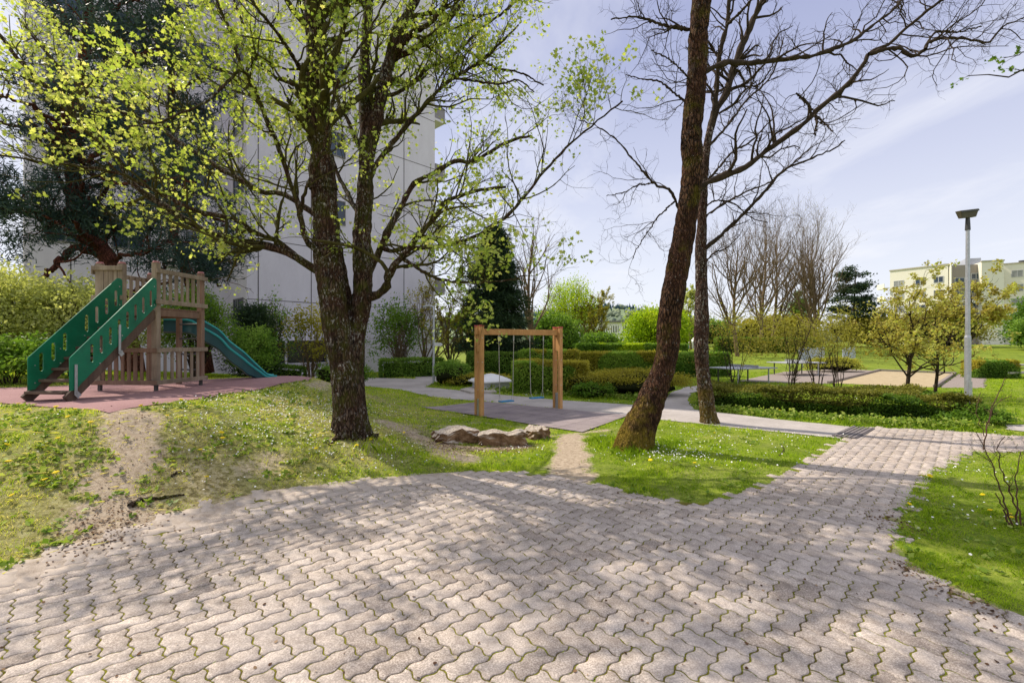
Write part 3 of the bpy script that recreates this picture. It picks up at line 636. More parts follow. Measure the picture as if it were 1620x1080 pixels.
# brown leaf litter and bark chips
M_LIT = m_leaf('dry_litter', [(0, (.05, .025, .015)), (.5, (.14, .075, .04)), (.8, (.30, .2, .12)), (1, (.5, .42, .32))], .1, .8)
pts = []
for pl, w, n in [([(690, 704), (740, 712), (800, 714), (850, 704)], .16, 1300), ([(130, 868), (170, 840), (200, 810)], .2, 500), ([(1390, 815), (1420, 840)], .14, 160), ([(1415, 890), (1500, 940), (1600, 985)], .08, 170),
                 ([(190, 660), (200, 740), (150, 830)], .4, 260), ([(905, 690), (905, 752)], .25, 60), ([(640, 680), (720, 720)], .3, 400)]:
    L = np.array([G(*p)[:2] for p in pl]); s = rg.uniform(0, len(L)-1, n); i = np.minimum(s.astype(int), len(L)-2); t = (s-i)[:, None]
    pts.append(L[i]*(1-t)+L[i+1]*t+rg.normal(0, w, (n, 2)))
x, y = scatter(700, 2.7, 11, rg); kk = inpoly(x, y, PAVE) & (rg.uniform(0, 1, len(x)) < .6); pts.append(np.stack([x, y], -1)[kk])
pts = np.vstack(pts); z = H(pts[:, 0], pts[:, 1])+np.where(inpoly(pts[:, 0], pts[:, 1], PAVE), .018, .014)
leaves('leaf_litter', np.column_stack([pts, z]), (.010, .028), rg, M_LIT, None, 'clump', 3.5, kind='stuff')
# dandelions: every flower a thing
M_DAN = m_simple('dandelion_yellow', (.90, .72, .01), (.85, .62, .0), 60, .7); M_STEM = m_simple('flower_stem', (.16, .24, .05), None, 5, .6)
f = MB(); r = random.Random(2)
for k in range(26):
    a = k*2.4; rr = .004+.019*math.sqrt(k/26); f.add([(0, 0, .055), (math.cos(a-.25)*rr, math.sin(a-.25)*rr, .062), (math.cos(a)*rr*1.35, math.sin(a)*rr*1.35, .063-rr*.35), (math.cos(a+.25)*rr, math.sin(a+.25)*rr, .062)], [(0, 1, 2, 3)])
f.cyl((0, 0, .05), (0, 0, .058), .014, .018, 10)
d0 = thing('dandelion', 'yellow dandelion flower standing in the turf', 'flower', (0, 0, 0), 'dandelions in the turf')
f.build('flower_head', M_DAN, d0); MB().cyl((0, 0, -.02), (0, 0, .052), .0028, .0024, 6).build('stem', M_STEM, d0)
DAN = [(5, 715), (60, 637), (20, 634), (90, 652), (118, 655), (143, 680), (92, 700), (73, 770), (23, 791), (92, 758), (155, 642), (348, 694), (316, 722), (327, 765), (352, 705), (563, 712), (588, 703), (500, 720), (572, 735), (640, 690), (225, 650), (284, 640),
       (1570, 816), (1600, 822), (1435, 806), (1556, 792), (1468, 760), (1605, 830), (1030, 735), (1025, 712), (1130, 690), (1240, 684), (1183, 642), (1205, 640), (1395, 642), (1232, 653), (1360, 668), (1577, 655), (1560, 650), (790, 612), (1100, 740), (410, 660), (265, 665), (12, 740), (110, 668), (48, 655), (30, 645)]
for n_, (px, py) in enumerate(DAN):
    g = G(px, py)
    if any(inpoly(np.array([g[0]]), np.array([g[1]]), b)[0] for b in BLOCK): g[0] += .3; 
    if any(inpoly(np.array([g[0]]), np.array([g[1]]), b)[0] for b in BLOCK): continue
    o = d0 if n_ == 0 else copy_tree(d0)
    o.location = (g[0], g[1], g[2]+r.uniform(.0, .02)); s = .95+.05*min(g[1], 9); o.scale = (s*r.uniform(.8, 1.15),)*3; o.rotation_euler = (r.uniform(-.4, .4), r.uniform(-.4, .4), r.uniform(0, 6))
# ================================================================== TREES
BARK = m_bark('maple_bark', (.014, .008, .005), (.17, .115, .082), .46, (.070, .075, .008), .75)
BARK2 = m_bark('mossy_bark', (.012, .006, .004), (.17, .090, .050), .40, (.12, .10, .010), .25, base=.85)
BARKP = m_bark('pale_bark', (.018, .010, .008), (.20, .135, .10), .3, (.11, .08, .015), .85, base=.5)
BARKR = m_bark('pine_bark', (.09, .025, .018), (.42, .15, .10), 0, (.1, .1, .02), 0)
BARKG = m_simple('twig_bark', (.10, .068, .038), (.25, .18, .11), 9, .9, .1)
BARKD = m_simple('dark_twig_bark', (.028, .020, .015), (.075, .055, .038), 9, .9, .1)
M_TWIGM = m_simple('mossy_twig_bark', (.035, .03, .012), (.10, .09, .025), 6, .9, .1)
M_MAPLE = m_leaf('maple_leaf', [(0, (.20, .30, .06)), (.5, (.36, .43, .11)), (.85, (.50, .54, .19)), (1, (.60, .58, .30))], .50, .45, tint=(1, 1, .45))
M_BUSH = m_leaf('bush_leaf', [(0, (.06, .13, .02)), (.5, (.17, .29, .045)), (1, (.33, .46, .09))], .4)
M_DARK = m_leaf('conifer_needle', [(0, (.016, .034, .016)), (.6, (.045, .08, .032)), (1, (.12, .165, .05))], .12)
M_PINEN = m_leaf('pine_needle', [(0, (.018, .036, .034)), (.6, (.04, .075, .06)), (1, (.09, .135, .08))], .1, tint=(1, 1, 1))
M_FRESH = m_leaf('fresh_leaf', [(0, (.16, .27, .01)), (.5, (.30, .42, .015)), (1, (.46, .52, .04))], .45)
M_YELL = m_leaf('yellow_leaf', [(0, (.20, .22, .03)), (.5, (.34, .34, .05)), (1, (.46, .44, .10))], .4)
M_OLIVE = m_leaf('olive_leaf', [(0, (.16, .15, .025)), (.5, (.33, .30, .035)), (1, (.52, .45, .07))], .35)
M_GOLD = m_leaf('gold_leaf', [(0, (.22, .15, .04)), (.35, (.36, .31, .07)), (.7, (.48, .47, .13)), (1, (.36, .43, .10))], .45)
M_PALEG = m_leaf('pale_leaf', [(0, (.24, .28, .09)), (.5, (.40, .43, .15)), (1, (.54, .55, .24))], .5)
M_BROWNG = m_leaf('brown_green_leaf', [(0, (.11, .085, .02)), (.4, (.20, .18, .03)), (1, (.34, .33, .06))], .35)
M_GREEN = m_leaf('mid_leaf', [(0, (.05, .12, .015)), (.5, (.12, .22, .025)), (1, (.22, .33, .05))], .4)

def solid_trunk(name, lims, m, parent, voxel=.03, disp=.02, seed=0, knots=(), flare=None):
    """limbs as thick tubes fused into one skin by voxel remesh, then roughened"""
    sets = [(P[None], Rr[None], 14) for P, Rr in lims]
    v, f, n = [], [], 0
    for P, Rr, s in sets:
        a, q = tube_arrays(P, Rr, s); K = P.shape[1]
        caps0 = np.array([[0]+[0]*0]); v.append(a); f += [tuple(x) for x in (q+n)]
        f.append(tuple(n+np.arange(s)[::-1])); f.append(tuple(n+(K-1)*s+np.arange(s))); n += len(a)
    v = np.concatenate(v)
    b = MB(); b.v = [tuple(map(float, x)) for x in v]; b.f = f
    for c, r in knots: 
        c = np.array(c); b.cyl(c-np.array([0, r*.5, 0]), c+np.array([0, r*.5, 0]), r, r*.8, 10)
    me = bpy.data.meshes.new('t'); me.from_pydata(b.v, [], b.f); me.update()
    t = bpy.data.objects.new('t', me); COL.objects.link(t)
    md = t.modifiers.new('r', 'REMESH'); md.mode = 'VOXEL'; md.voxel_size = voxel
    ms = t.modifiers.new('s', 'SMOOTH'); ms.factor = .5; ms.iterations = 3
    bpy.context.view_layer.update(); dg = bpy.context.evaluated_depsgraph_get()
    me2 = bpy.data.meshes.new_from_object(t.evaluated_get(dg)); bpy.data.objects.remove(t)
    k = len(me2.vertices); co = np.empty(k*3, np.float32); me2.vertices.foreach_get('co', co); co = co.reshape(-1, 3).astype(float)
    nn = np.empty(k*3, np.float32); me2.vertices.foreach_get('normal', nn); nn = nn.reshape(-1, 3)
    d = disp*(.9*wave(co[:, 0]*2+co[:, 1], co[:, 2]*.5, 4.0, seed)+.6*wave(co[:, 0]*3-co[:, 1]*2, co[:, 2]*.8, 9, seed+1)+.5*wave(co[:, 0]+3*co[:, 1], co[:, 2]*1.2, 16, seed+2))
    if flare is not None:
        c, h, amt = flare; a = np.arctan2(co[:, 1]-c[1], co[:, 0]-c[0]); fz = np.clip(1-(co[:, 2]-c[2])/h, 0, 1)**2.2
        rr = amt*fz*(.55+.45*np.sin(a*5+1.0)+.25*np.sin(a*9+2)); co[:, 0] += np.cos(a)*rr; co[:, 1] += np.sin(a)*rr
    co += nn*d[:, None]; me2.vertices.foreach_set('co', co.astype(np.float32).ravel()); me2.polygons.foreach_set('use_smooth', [True]*len(me2.polygons)); me2.update()
    me2.name = name; return obj(name, me2, m, parent)

# ---------------- big maple
rg = R_(101); T0 = G(560, 694); DT = T0[1]+.15
maple = thing('maple_tree', 'big forked maple with young yellow-green leaves and mossy trunk on the lawn', 'tree', T0)
def mp(px): return px
stems = [ # px polyline, w0, w1, D0, D1
 ([(554, 704), (551, 660), (549, 620), (545, 585), (538, 550), (532, 515), (527, 475), (522, 440), (518, 400), (515, 350), (512, 290)], 44, 39, DT, DT-.12),
 ([(567, 704), (564, 660), (561, 620), (560, 580), (561, 545), (566, 510), (573, 475), (574, 430), (572, 385), (574, 345), (578, 300)], 35, 25, DT+.1, DT+.3),
 ([(556, 540), (554, 500), (549, 465), (542, 425), (536, 390)], 18, 9, DT+.2, DT+.25)]
main = [
 ([(512, 300), (508, 250), (504, 200), (502, 140), (500, 80), (497, 20), (492, -80), (486, -200), (478, -330), (470, -430)], 39, 9, DT-.12, DT-.8),
 ([(577, 310), (580, 270), (584, 235), (592, 200), (602, 155), (614, 105), (627, 65), (645, 25), (665, -20), (690, -100), (720, -230)], 25, 6, DT+.3, DT+.9),
 ([(579, 290), (579, 220), (578, 160), (577, 100), (582, 30), (590, -60), (596, -180), (600, -330)], 22, 6, DT+.3, DT+1.4),
 ([(586, 470), (600, 464), (611, 452), (616, 432), (632, 410), (649, 392), (662, 372), (680, 352), (695, 333), (703, 320), (722, 312), (738, 306), (765, 300), (800, 296)], 14, 4, DT+.15, DT-1.4),
 ([(582, 440), (590, 418), (600, 396), (614, 366), (630, 336), (649, 299), (662, 285), (690, 272), (719, 255), (750, 256), (778, 238), (810, 222), (840, 215)], 12, 4, DT+.3, DT+1.3),
 ([(601, 389), (616, 397), (640, 394), (692, 390), (725, 383), (754, 373), (801, 343), (832, 307), (867, 264), (906, 225), (960, 179), (985, 160)], 8, 2.2, DT+.42, DT-.6),
 ([(634, 408), (655, 420), (676, 434), (710, 444), (760, 447), (800, 443), (830, 436)], 6, 2, DT-.25, DT-1.4),
 ([(585, 282), (600, 254), (622, 225), (653, 187), (673, 167), (696, 140), (719, 124), (754, 101), (790, 70), (820, 40)], 9, 3, DT+.3, DT+1.0),
 ([(719, 124), (750, 128), (789, 133), (820, 127), (845, 146)], 4, 2, DT+.7, DT+.4),
 ([(603, 152), (630, 146), (657, 128), (677, 109), (708, 93), (731, 74), (770, 39), (801, 16), (840, -20)], 6, 2.5, DT+.5, DT+2),
 ([(730, 74), (758, 93), (789, 109), (820, 114), (860, 135)], 5, 2, DT+1.4, DT+1),
 ([(617, 96), (650, 80), (690, 50), (720, 20), (740, -10), (790, -90)], 10, 4, DT+.6, DT+1.2), ([(617, 96), (638, 68), (652, 52), (675, 40), (700, 12), (715, -30), (740, -120)], 11, 4, DT+.6, DT-.6),
 ([(510, 432), (488, 420), (459, 401), (428, 391), (397, 385), (350, 377), (311, 358), (280, 338), (249, 319), (225, 303), (202, 283), (187, 253), (155, 222), (124, 194), (105, 167), (89, 152), (43, 109), (23, 85), (-10, 45), (-60, 10)], 13, 4, DT, DT-.9),
 ([(480, 415), (466, 404), (439, 381), (404, 369), (373, 348), (330, 338), (295, 327), (249, 303), (218, 288), (180, 272), (120, 262), (60, 255), (0, 245), (-50, 240)], 9, 2.6, DT+.05, DT-2.0),
 ([(505, 345), (482, 327), (447, 307), (412, 303), (373, 280), (350, 268), (323, 249), (272, 218), (249, 198), (187, 175), (155, 155), (117, 132), (70, 80), (30, 30)], 9, 3, DT, DT+1.6),
 ([(508, 400), (498, 393), (482, 377), (476, 342), (467, 311), (447, 253), (435, 218), (412, 167), (385, 113), (365, 54), (342, 0), (320, -80)], 9, 4, DT-.3, DT-1.0),
 ([(476, 335), (480, 312), (490, 288), (503, 255), (513, 229), (525, 167), (535, 130), (560, 90), (590, 40), (610, 0)], 6, 3, DT-.5, DT-1.8),
 ([(496, 160), (478, 140), (455, 130), (428, 117), (400, 80), (385, 40), (370, 0)], 7, 3, DT-.1, DT+.6), ([(494, 130), (478, 113), (451, 70), (425, 35), (400, 4), (370, -60)], 7, 3, DT-.2, DT-2.2),
 ([(430, 215), (405, 145), (381, 113), (342, 148), (310, 170), (288, 179), (250, 194), (200, 200)], 6, 2.4, DT-.65, DT-2.4),
 ([(577, 250), (560, 215), (550, 190), (535, 160), (528, 120), (520, 60)], 7, 3, DT+.3, DT+1.5), ([(574, 352), (556, 318), (534, 276), (522, 240), (500, 190), (470, 160)], 8, 3, DT+.3, DT+2),
 ([(488, -100), (420, -150), (330, -180), (240, -190), (150, -170)], 12, 4, DT-.5, DT-1.5), ([(484, -160), (520, -260), (600, -330), (660, -380)], 9, 4, DT-.6, DT-1.8),
 ([(497, 20), (440, -60), (380, -150), (300, -260)], 11, 4, DT-.3, DT+1.8), ([(600, -60), (680, -120), (760, -160), (850, -190)], 8, 3, DT+.9, DT-.3), ([(490, -60), (500, -160), (470, -280)], 9, 4, DT-.5, DT-2.6)]
kn = [(V(568, 516, DT-.28), .05), (V(511, 438, DT-.28), .05)]
solid_trunk('trunk', [limb(a, w0, w1, d0, d1, 24) for a, w0, w1, d0, d1 in stems], BARK, maple, .022, .022, 5, kn, (T0, .7, .13))
big = [limb(a, w0, w1, d0, d1, 42, rg, .006) for a, w0, w1, d0, d1 in main]
P0, R0 = pack(big); R0 = R0*(1+.11*rg.normal(size=R0.shape))
obj('branches', tubes_mesh('branches', [(P0, R0, 10)]), BARK, maple)
Q1, S1 = grow(P0[:, 3:], R0[:, 3:], 4.6, (.7, 1.9), (.5, 1.15), 8, rg, (0, 0, .09), .20, .5, .006, .04, 1, .35)
Q2, S2 = grow(Q1, S1, 5.0, (.3, .85), (.45, 1.1), 6, rg, (0, 0, .10), .24, .55, .0035, .1, 1, .3)
Q3, S3 = grow(Q2, S2, 5.2, (.12, .36), (.4, 1.1), 4, rg, (0, 0, .12), .25, .6, .0022, .1, 1, .3)
k = Q2[:, -1, 2] > 1.9; print('maple', len(Q1), len(Q2), len(Q3))
obj('twigs', tubes_mesh('twigs', [(Q1, S1, 5), (Q2, S2, 4), (Q3, S3*.8, 3)]), M_TWIGM, maple)
tipp = Q3[:, -1]
dens = np.clip(.62+.6*wave(tipp[:, 0]*1.0, tipp[:, 2]+tipp[:, 1]*.6, .9, 71), .12, 1)*np.where(tipp[:, 0] > DT*(640-CX)/F, .85, 1.0)
kk = rg.uniform(0, 1, len(tipp)) < dens
kk &= (tipp[:, 2] < 8.6) | (rg.uniform(0, 1, len(tipp)) < .8)
tp = tipp[kk]; per = 7
lp = np.repeat(tp, per, 0)+rg.normal(0, .055, (len(tp)*per, 3)); dd = rg.normal(size=(len(lp), 3))+np.array([0, 0, -.35])
lv = np.clip(.5+.25*wave(lp[:, 0], lp[:, 2], 1.2, 72)+rg.normal(0, .22, len(lp))+.12*(lp[:, 0] < -4), 0, 1)
print('maple leaves', len(lp))
leaves('crown', lp, (.036, .078), rg, M_MAPLE, maple, 'maple', .5, dd, lv)

# ---------------- two bare trees on the right
T2 = G(1000, 711); D2 = T2[1]+.12
t2 = thing('leaning_tree', 'leaning bare tree with thick mossy brown trunk on the grass wedge', 'tree', T2)
s2 = [([(999, 722), (1003, 700), (1015, 667), (1028, 638), (1040, 607), (1052, 577), (1057, 545), (1057, 515), (1062, 485), (1067, 455), (1074, 420), (1079, 385), (1086, 345), (1092, 305), (1095, 265), (1095, 225), (1095, 195), (1100, 155), (1103, 110), (1104, 67), (1109, 0), (1116, -90), (1126, -200)], [56, 50, 39, 34, 34, 37, 34, 31, 31, 29, 31, 17], [720, 667, 607, 577, 518, 459, 400, 311, 200, 67, 0, -200], D2, D2-.5),
      ([(985, 722), (995, 705), (1008, 675)], 26, 30, D2, D2)]
solid_trunk('trunk', [limb(*a, 44) for a in s2], BARK2, t2, .018, .026, 11, (), (T2, .5, .05))
m2 = [
 ([(1106, 300), (1116, 291), (1149, 276), (1176, 267), (1211, 240), (1242, 218), (1278, 191), (1300, 169), (1336, 138), (1362, 107), (1376, 84), (1402, 73), (1424, 53), (1456, 27), (1495, -4), (1540, -50)], 11, 3, D2-.1, D2-1.4),
 ([(1374, 86), (1402, 77), (1424, 78), (1442, 89), (1462, 80), (1470, 67), (1500, 60), (1536, 62), (1564, 67), (1586, 43), (1620, 28)], 7, 2, D2-1.2, D2-1.9),
 ([(1464, 78), (1475, 55), (1490, 49), (1513, 51), (1553, 42)], 4, 1.5, D2-1.5, D2-1.1),
 ([(1284, 186), (1282, 176), (1277, 163), (1259, 148)], 5, 3, D2-.9, D2-1.0), ([(1290, 181), (1292, 196), (1289, 214)], 4, 2.5, D2-.9, D2-1.1), ([(1292, 184), (1305, 196), (1318, 209)], 3.5, 1.5, D2-.9, D2-1.2),
 ([(1106, 118), (1120, 110), (1149, 100), (1184, 100), (1220, 96), (1269, 91), (1300, 84), (1344, 67), (1371, 49), (1393, 31), (1416, 13), (1440, -20)], 9, 3, D2-.2, D2+.9),
 ([(1100, 50), (1087, 47), (1051, 40), (1024, 31), (1002, 27), (967, 31)], 6, 2, D2-.2, D2-1), ([(1098, 166), (1080, 158), (1056, 138), (1042, 129), (1011, 124), (990, 118)], 4, 1.5, D2-.1, D2+.4),
 ([(1090, 338), (1073, 327), (1060, 302), (1033, 289), (1002, 253), (976, 222), (944, 200), (915, 190)], 4.5, 1.5, D2+.1, D2-.8), ([(1033, 290), (1010, 293), (985, 305), (960, 310)], 2.6, 1.2, D2, D2-.5), ([(1068, 318), (1040, 345), (1010, 390), (1000, 410)], 3, 1.2, D2, D2+.3),
 ([(1104, 150), (1085, 120), (1060, 95), (1030, 80)], 4, 1.5, D2-.1, D2-1.5), ([(1107, 10), (1150, -40), (1220, -90), (1300, -120)], 8, 3, D2-.4, D2-1.8), ([(1110, -20), (1060, -90), (990, -150)], 8, 3, D2-.4, D2+.5), ([(1120, -140), (1180, -240), (1260, -300)], 7, 3, D2-.5, D2+1)]
P0, R0 = pack([limb(a, w0, w1, d0, d1, 48, rg, .007) for a, w0, w1, d0, d1 in m2]); R0 = R0*(1+.16*rg.normal(size=R0.shape))
obj('branches', tubes_mesh('branches', [(P0, R0, 9)]), BARKD, t2)
rg = R_(202)
Q1, S1 = grow(P0[:, 3:], R0[:, 3:], 5.2, (.4, 1.4), (.5, 1.25), 9, rg, (0, 0, .08), .28, .5, .004, .04, 1, .3)
Q2, S2 = grow(Q1, S1, 6.0, (.25, .75), (.5, 1.2), 7, rg, (0, 0, .05), .34, .6, .0026, .1, 1, .3)
Q3, S3 = grow(Q2, S2, 5.0, (.1, .3), (.4, 1.2), 5, rg, (0, 0, .06), .3, .7, .0022, .1, 1, .3)
obj('twigs', tubes_mesh('twigs', [(Q1, S1, 5), (Q2, S2, 3), (Q3, S3, 3)]), BARKD, t2)
T3 = G(1120, 670); D3 = T3[1]+.1
t3 = thing('slender_tree', 'slender upright bare tree with pale flaking bark beside the path', 'tree', T3)
s3 = [([(1124, 676), (1119, 650), (1116, 620), (1112, 590), (1109, 550), (1110, 510), (1110, 450), (1109, 400), (1110, 370), (1112, 311), (1116, 250), (1122, 213), (1131, 178)], [30, 25, 23, 20, 22, 22, 18, 17, 13, 11, 10], [676, 650, 613, 587, 547, 513, 447, 380, 311, 244, 178], D3, D3+.1), ([(1119, 676), (1119, 662)], 18, 18, D3, D3)]
solid_trunk('trunk', [limb(*a, 40) for a in s3], BARKP, t3, .020, .016, 15, (), (T3, .3, .03))
m3 = [([(1124, 205), (1131, 178), (1149, 147), (1162, 102), (1184, 49), (1207, 0), (1230, -60), (1260, -150)], 12, 5, D3+.1, D3+.6), ([(1122, 213), (1129, 180), (1133, 147), (1138, 89), (1149, 44), (1153, 0), (1150, -90), (1140, -180)], 9, 4, D3+.1, D3-.6),
 ([(1114, 395), (1122, 388), (1140, 373), (1158, 356), (1176, 338), (1211, 302), (1238, 271), (1278, 253), (1318, 236), (1337, 222)], 7, 2, D3, D3-1.2), ([(1113, 350), (1122, 338), (1149, 320), (1184, 302), (1215, 290), (1250, 262), (1275, 240)], 4, 1.6, D3, D3+1.6),
 ([(1116, 290), (1140, 262), (1160, 240), (1190, 222), (1230, 180)], 4, 1.6, D3, D3+.5), ([(1137, 180), (1160, 165), (1180, 142), (1205, 130), (1230, 90)], 4, 2, D3, D3-.9), ([(1114, 330), (1130, 318), (1160, 322), (1190, 345), (1215, 352)], 3, 1.3, D3, D3-.6),
 ([(1112, 420), (1130, 400), (1150, 392), (1170, 372)], 3, 1.3, D3, D3+.6), ([(1119, 235), (1150, 200), (1180, 160), (1220, 120), (1240, 60)], 4, 2, D3, D3+.9), ([(1150, 40), (1180, 10), (1210, -30)], 5, 2, D3-.5, D3-1.5)]
P0, R0 = pack([limb(a, w0, w1, d0, d1, 44, rg, .007) for a, w0, w1, d0, d1 in m3]); R0 = R0*(1+.14*rg.normal(size=R0.shape))
obj('branches', tubes_mesh('branches', [(P0, R0, 8)]), BARKD, t3)
Q1, S1 = grow(P0[:, 3:], R0[:, 3:], 4.6, (.5, 1.7), (.45, 1.1), 9, rg, (0, 0, .10), .22, .5, .005, .04, 1, .3)
Q2, S2 = grow(Q1, S1, 4.6, (.3, .9), (.5, 1.1), 7, rg, (0, 0, .07), .28, .6, .0035, .1, 1, .3)
Q3, S3 = grow(Q2, S2, 4.4, (.12, .35), (.4, 1.2), 4, rg, (0, 0, .06), .3, .7, .0028, .1, 1, .3)
obj('twigs', tubes_mesh('twigs', [(Q1, S1, 5), (Q2, S2, 3), (Q3, S3, 3)]), BARKD, t3)

# ---------------- generic trees
def tree(name, label, base, height, spread, seed, m_l=None, leafn=0, lsize=(.1, .2), bark=None, stemr=.16, forks=5, group=None, clear=.25, l1=1.0, dn=1.0, shape='kite', up=.35, trunk_lean=(0, 0), bias=.14, lshape=None, cat='tree', wob=.13, twr=.006, crown='crown', ang=(.4, .95)):
    r = R_(seed); b = np.array(base, float); t = thing(name, label, cat, b, group); bark = bark or BARKG
    K = 16; ts = np.linspace(0, 1, K)
    P = b[None]+np.stack([trunk_lean[0]*ts*height+.02*height*np.sin(ts*5+seed), trunk_lean[1]*ts*height+.02*height*np.cos(ts*4+seed), ts*height*.92], -1); P[0, 2] -= .1
    rr = stemr*(1-ts)**.8+.02*stemr+.008; P = P[None]; rr = rr[None]
    obj('trunk', tubes_mesh('trunk', [(P, rr, 9)]), bark, t)
    A1, B1 = grow(P, rr, 0, (height*.42*l1, height*.62*l1), ang, 11, r, (0, 0, bias), wob, .55, twr*2, clear, .92, .55, forks*3)
    mx = spread/np.maximum(np.linalg.norm((A1[:, -1]-A1[:, 0])[:, :2], axis=1), .01); mx = np.minimum(mx, 1)[:, None]
    A1[:, :, :2] = A1[:, :1, :2]+(A1[:, :, :2]-A1[:, :1, :2])*mx[:, :, None]
    A2, B2 = grow(A1, B1, dn*6/height, (height*.16, height*.34), (.35, .9), 8, r, (0, 0, bias), wob*1.3, .55, twr, .15, 1, .4)
    A3, B3 = grow(A2, B2, dn*9/height, (height*.06, height*.15), (.35, 1.0), 5, r, (0, 0, bias), wob*1.6, .6, twr*.7, .15, 1, .4)
    obj('branches', tubes_mesh('branches', [(A1, B1, 6), (A2, B2, 4), (A3, B3, 3)]), bark, t)
    if leafn:
        per = max(1, int(leafn/len(A3))); q = along(A3, per, r, .2, height*.012)
        kp = r.uniform(0, 1, len(q)) < np.clip(.7+.5*wave(q[:, 0]+q[:, 1], q[:, 2], 9/height, seed), .1, 1); q = q[kp]
        vv = np.clip(.5+.3*wave(q[:, 0]+q[:, 1], q[:, 2], 7/height, seed+1)+r.normal(0, .2, len(q)), 0, 1)
        leaves(crown, q, lsize, r, m_l, t, shape, up, None, vv)
    return t
def bushy(name, label, base, rad, seed, m_l, n, lsize, stems=14, bark=None, group=None, cat='bush', lump=.25, zoff=0, shape='kite', up=.3, core=0, flat=0, bot=.0):
    """irregular shrub: stems from the base and leaf clusters filling an uneven ellipsoid"""
    r = R_(seed); b = np.array(base, float); t = thing(name, label, cat, b, group); rx, ry, rz = rad; bark = bark or BARKD
    a = r.uniform(0, 6.283, stems); s = r.uniform(.3, .95, stems); k = 9; ts = np.linspace(0, 1, k)[None, :, None]
    if stems:
        tip = np.stack([np.cos(a)*s*rx, np.sin(a)*s*ry, rz*2*(.95-.35*s**2)+zoff+0*a], -1); st = np.stack([np.cos(a)*s*.12*rx, np.sin(a)*s*.12*ry, 0*a-.05], -1)
        Pp = b+st[:, None]*(1-ts)+tip[:, None]*ts; Pp[:, :, :2] -= (tip-st)[:, None, :2]*(np.sin(ts*math.pi)*.22); Pp[:, 1:-1] += r.normal(0, .03*rz, (stems, k-2, 3))
        Rr = np.linspace(1, .25, k)[None]*r.uniform(.012, .024, stems)[:, None]*max(.7, rz)
        A2, B2 = grow(Pp, Rr, 3.5/max(rz, .5), (.3*rz, .9*rz), (.4, 1.0), 6, r, (0, 0, .08), .2, .6, .004*max(1, b[1]/14), .2, 1, .4)
        obj('stems', tubes_mesh('stems', [(Pp, Rr, 5), (A2, B2, 3)]), bark, t)
    if n:
        nc = max(12, n//45); dv = nrm(r.normal(size=(nc, 3))); dv[:, 2] = np.where(dv[:, 2] < -.6+bot, -dv[:, 2], dv[:, 2])
        lum = 1+lump*wave(dv[:, 0]*2+seed, dv[:, 2]*2+dv[:, 1]*2, 1.8, seed); rr = (r.uniform(.0, 1, nc)**.38)*lum
        c = dv*rr[:, None]*np.array([rx, ry, rz]); c[:, 2] = c[:, 2]+rz+zoff
        q = np.repeat(c, 45, 0); q = q+r.normal(size=q.shape)*np.array([rx, ry, rz])*.105*(1+lump); q = q[q[:, 2] > .02]+b
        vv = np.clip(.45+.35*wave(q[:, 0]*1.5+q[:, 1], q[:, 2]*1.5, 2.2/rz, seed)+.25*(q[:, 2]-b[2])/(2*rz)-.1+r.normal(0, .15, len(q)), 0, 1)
        leaves('foliage', q, lsize, r, m_l, t, shape, up, None, vv)
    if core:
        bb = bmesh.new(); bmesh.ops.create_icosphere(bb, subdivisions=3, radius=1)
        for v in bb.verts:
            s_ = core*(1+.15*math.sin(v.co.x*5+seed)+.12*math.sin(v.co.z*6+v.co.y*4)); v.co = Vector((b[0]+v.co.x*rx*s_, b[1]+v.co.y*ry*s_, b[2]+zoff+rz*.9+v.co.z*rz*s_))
        me = bpy.data.meshes.new('shade_core'); bb.to_mesh(me); bb.free(); obj('shade_core', me, M_CORE, t)
    return t
M_CORE = m_simple('shade_core_dark', (.012, .014, .006), (.03, .035, .014), 12, 1, 0)  # solid light-blocking core, painted near-black for the shade inside the foliage
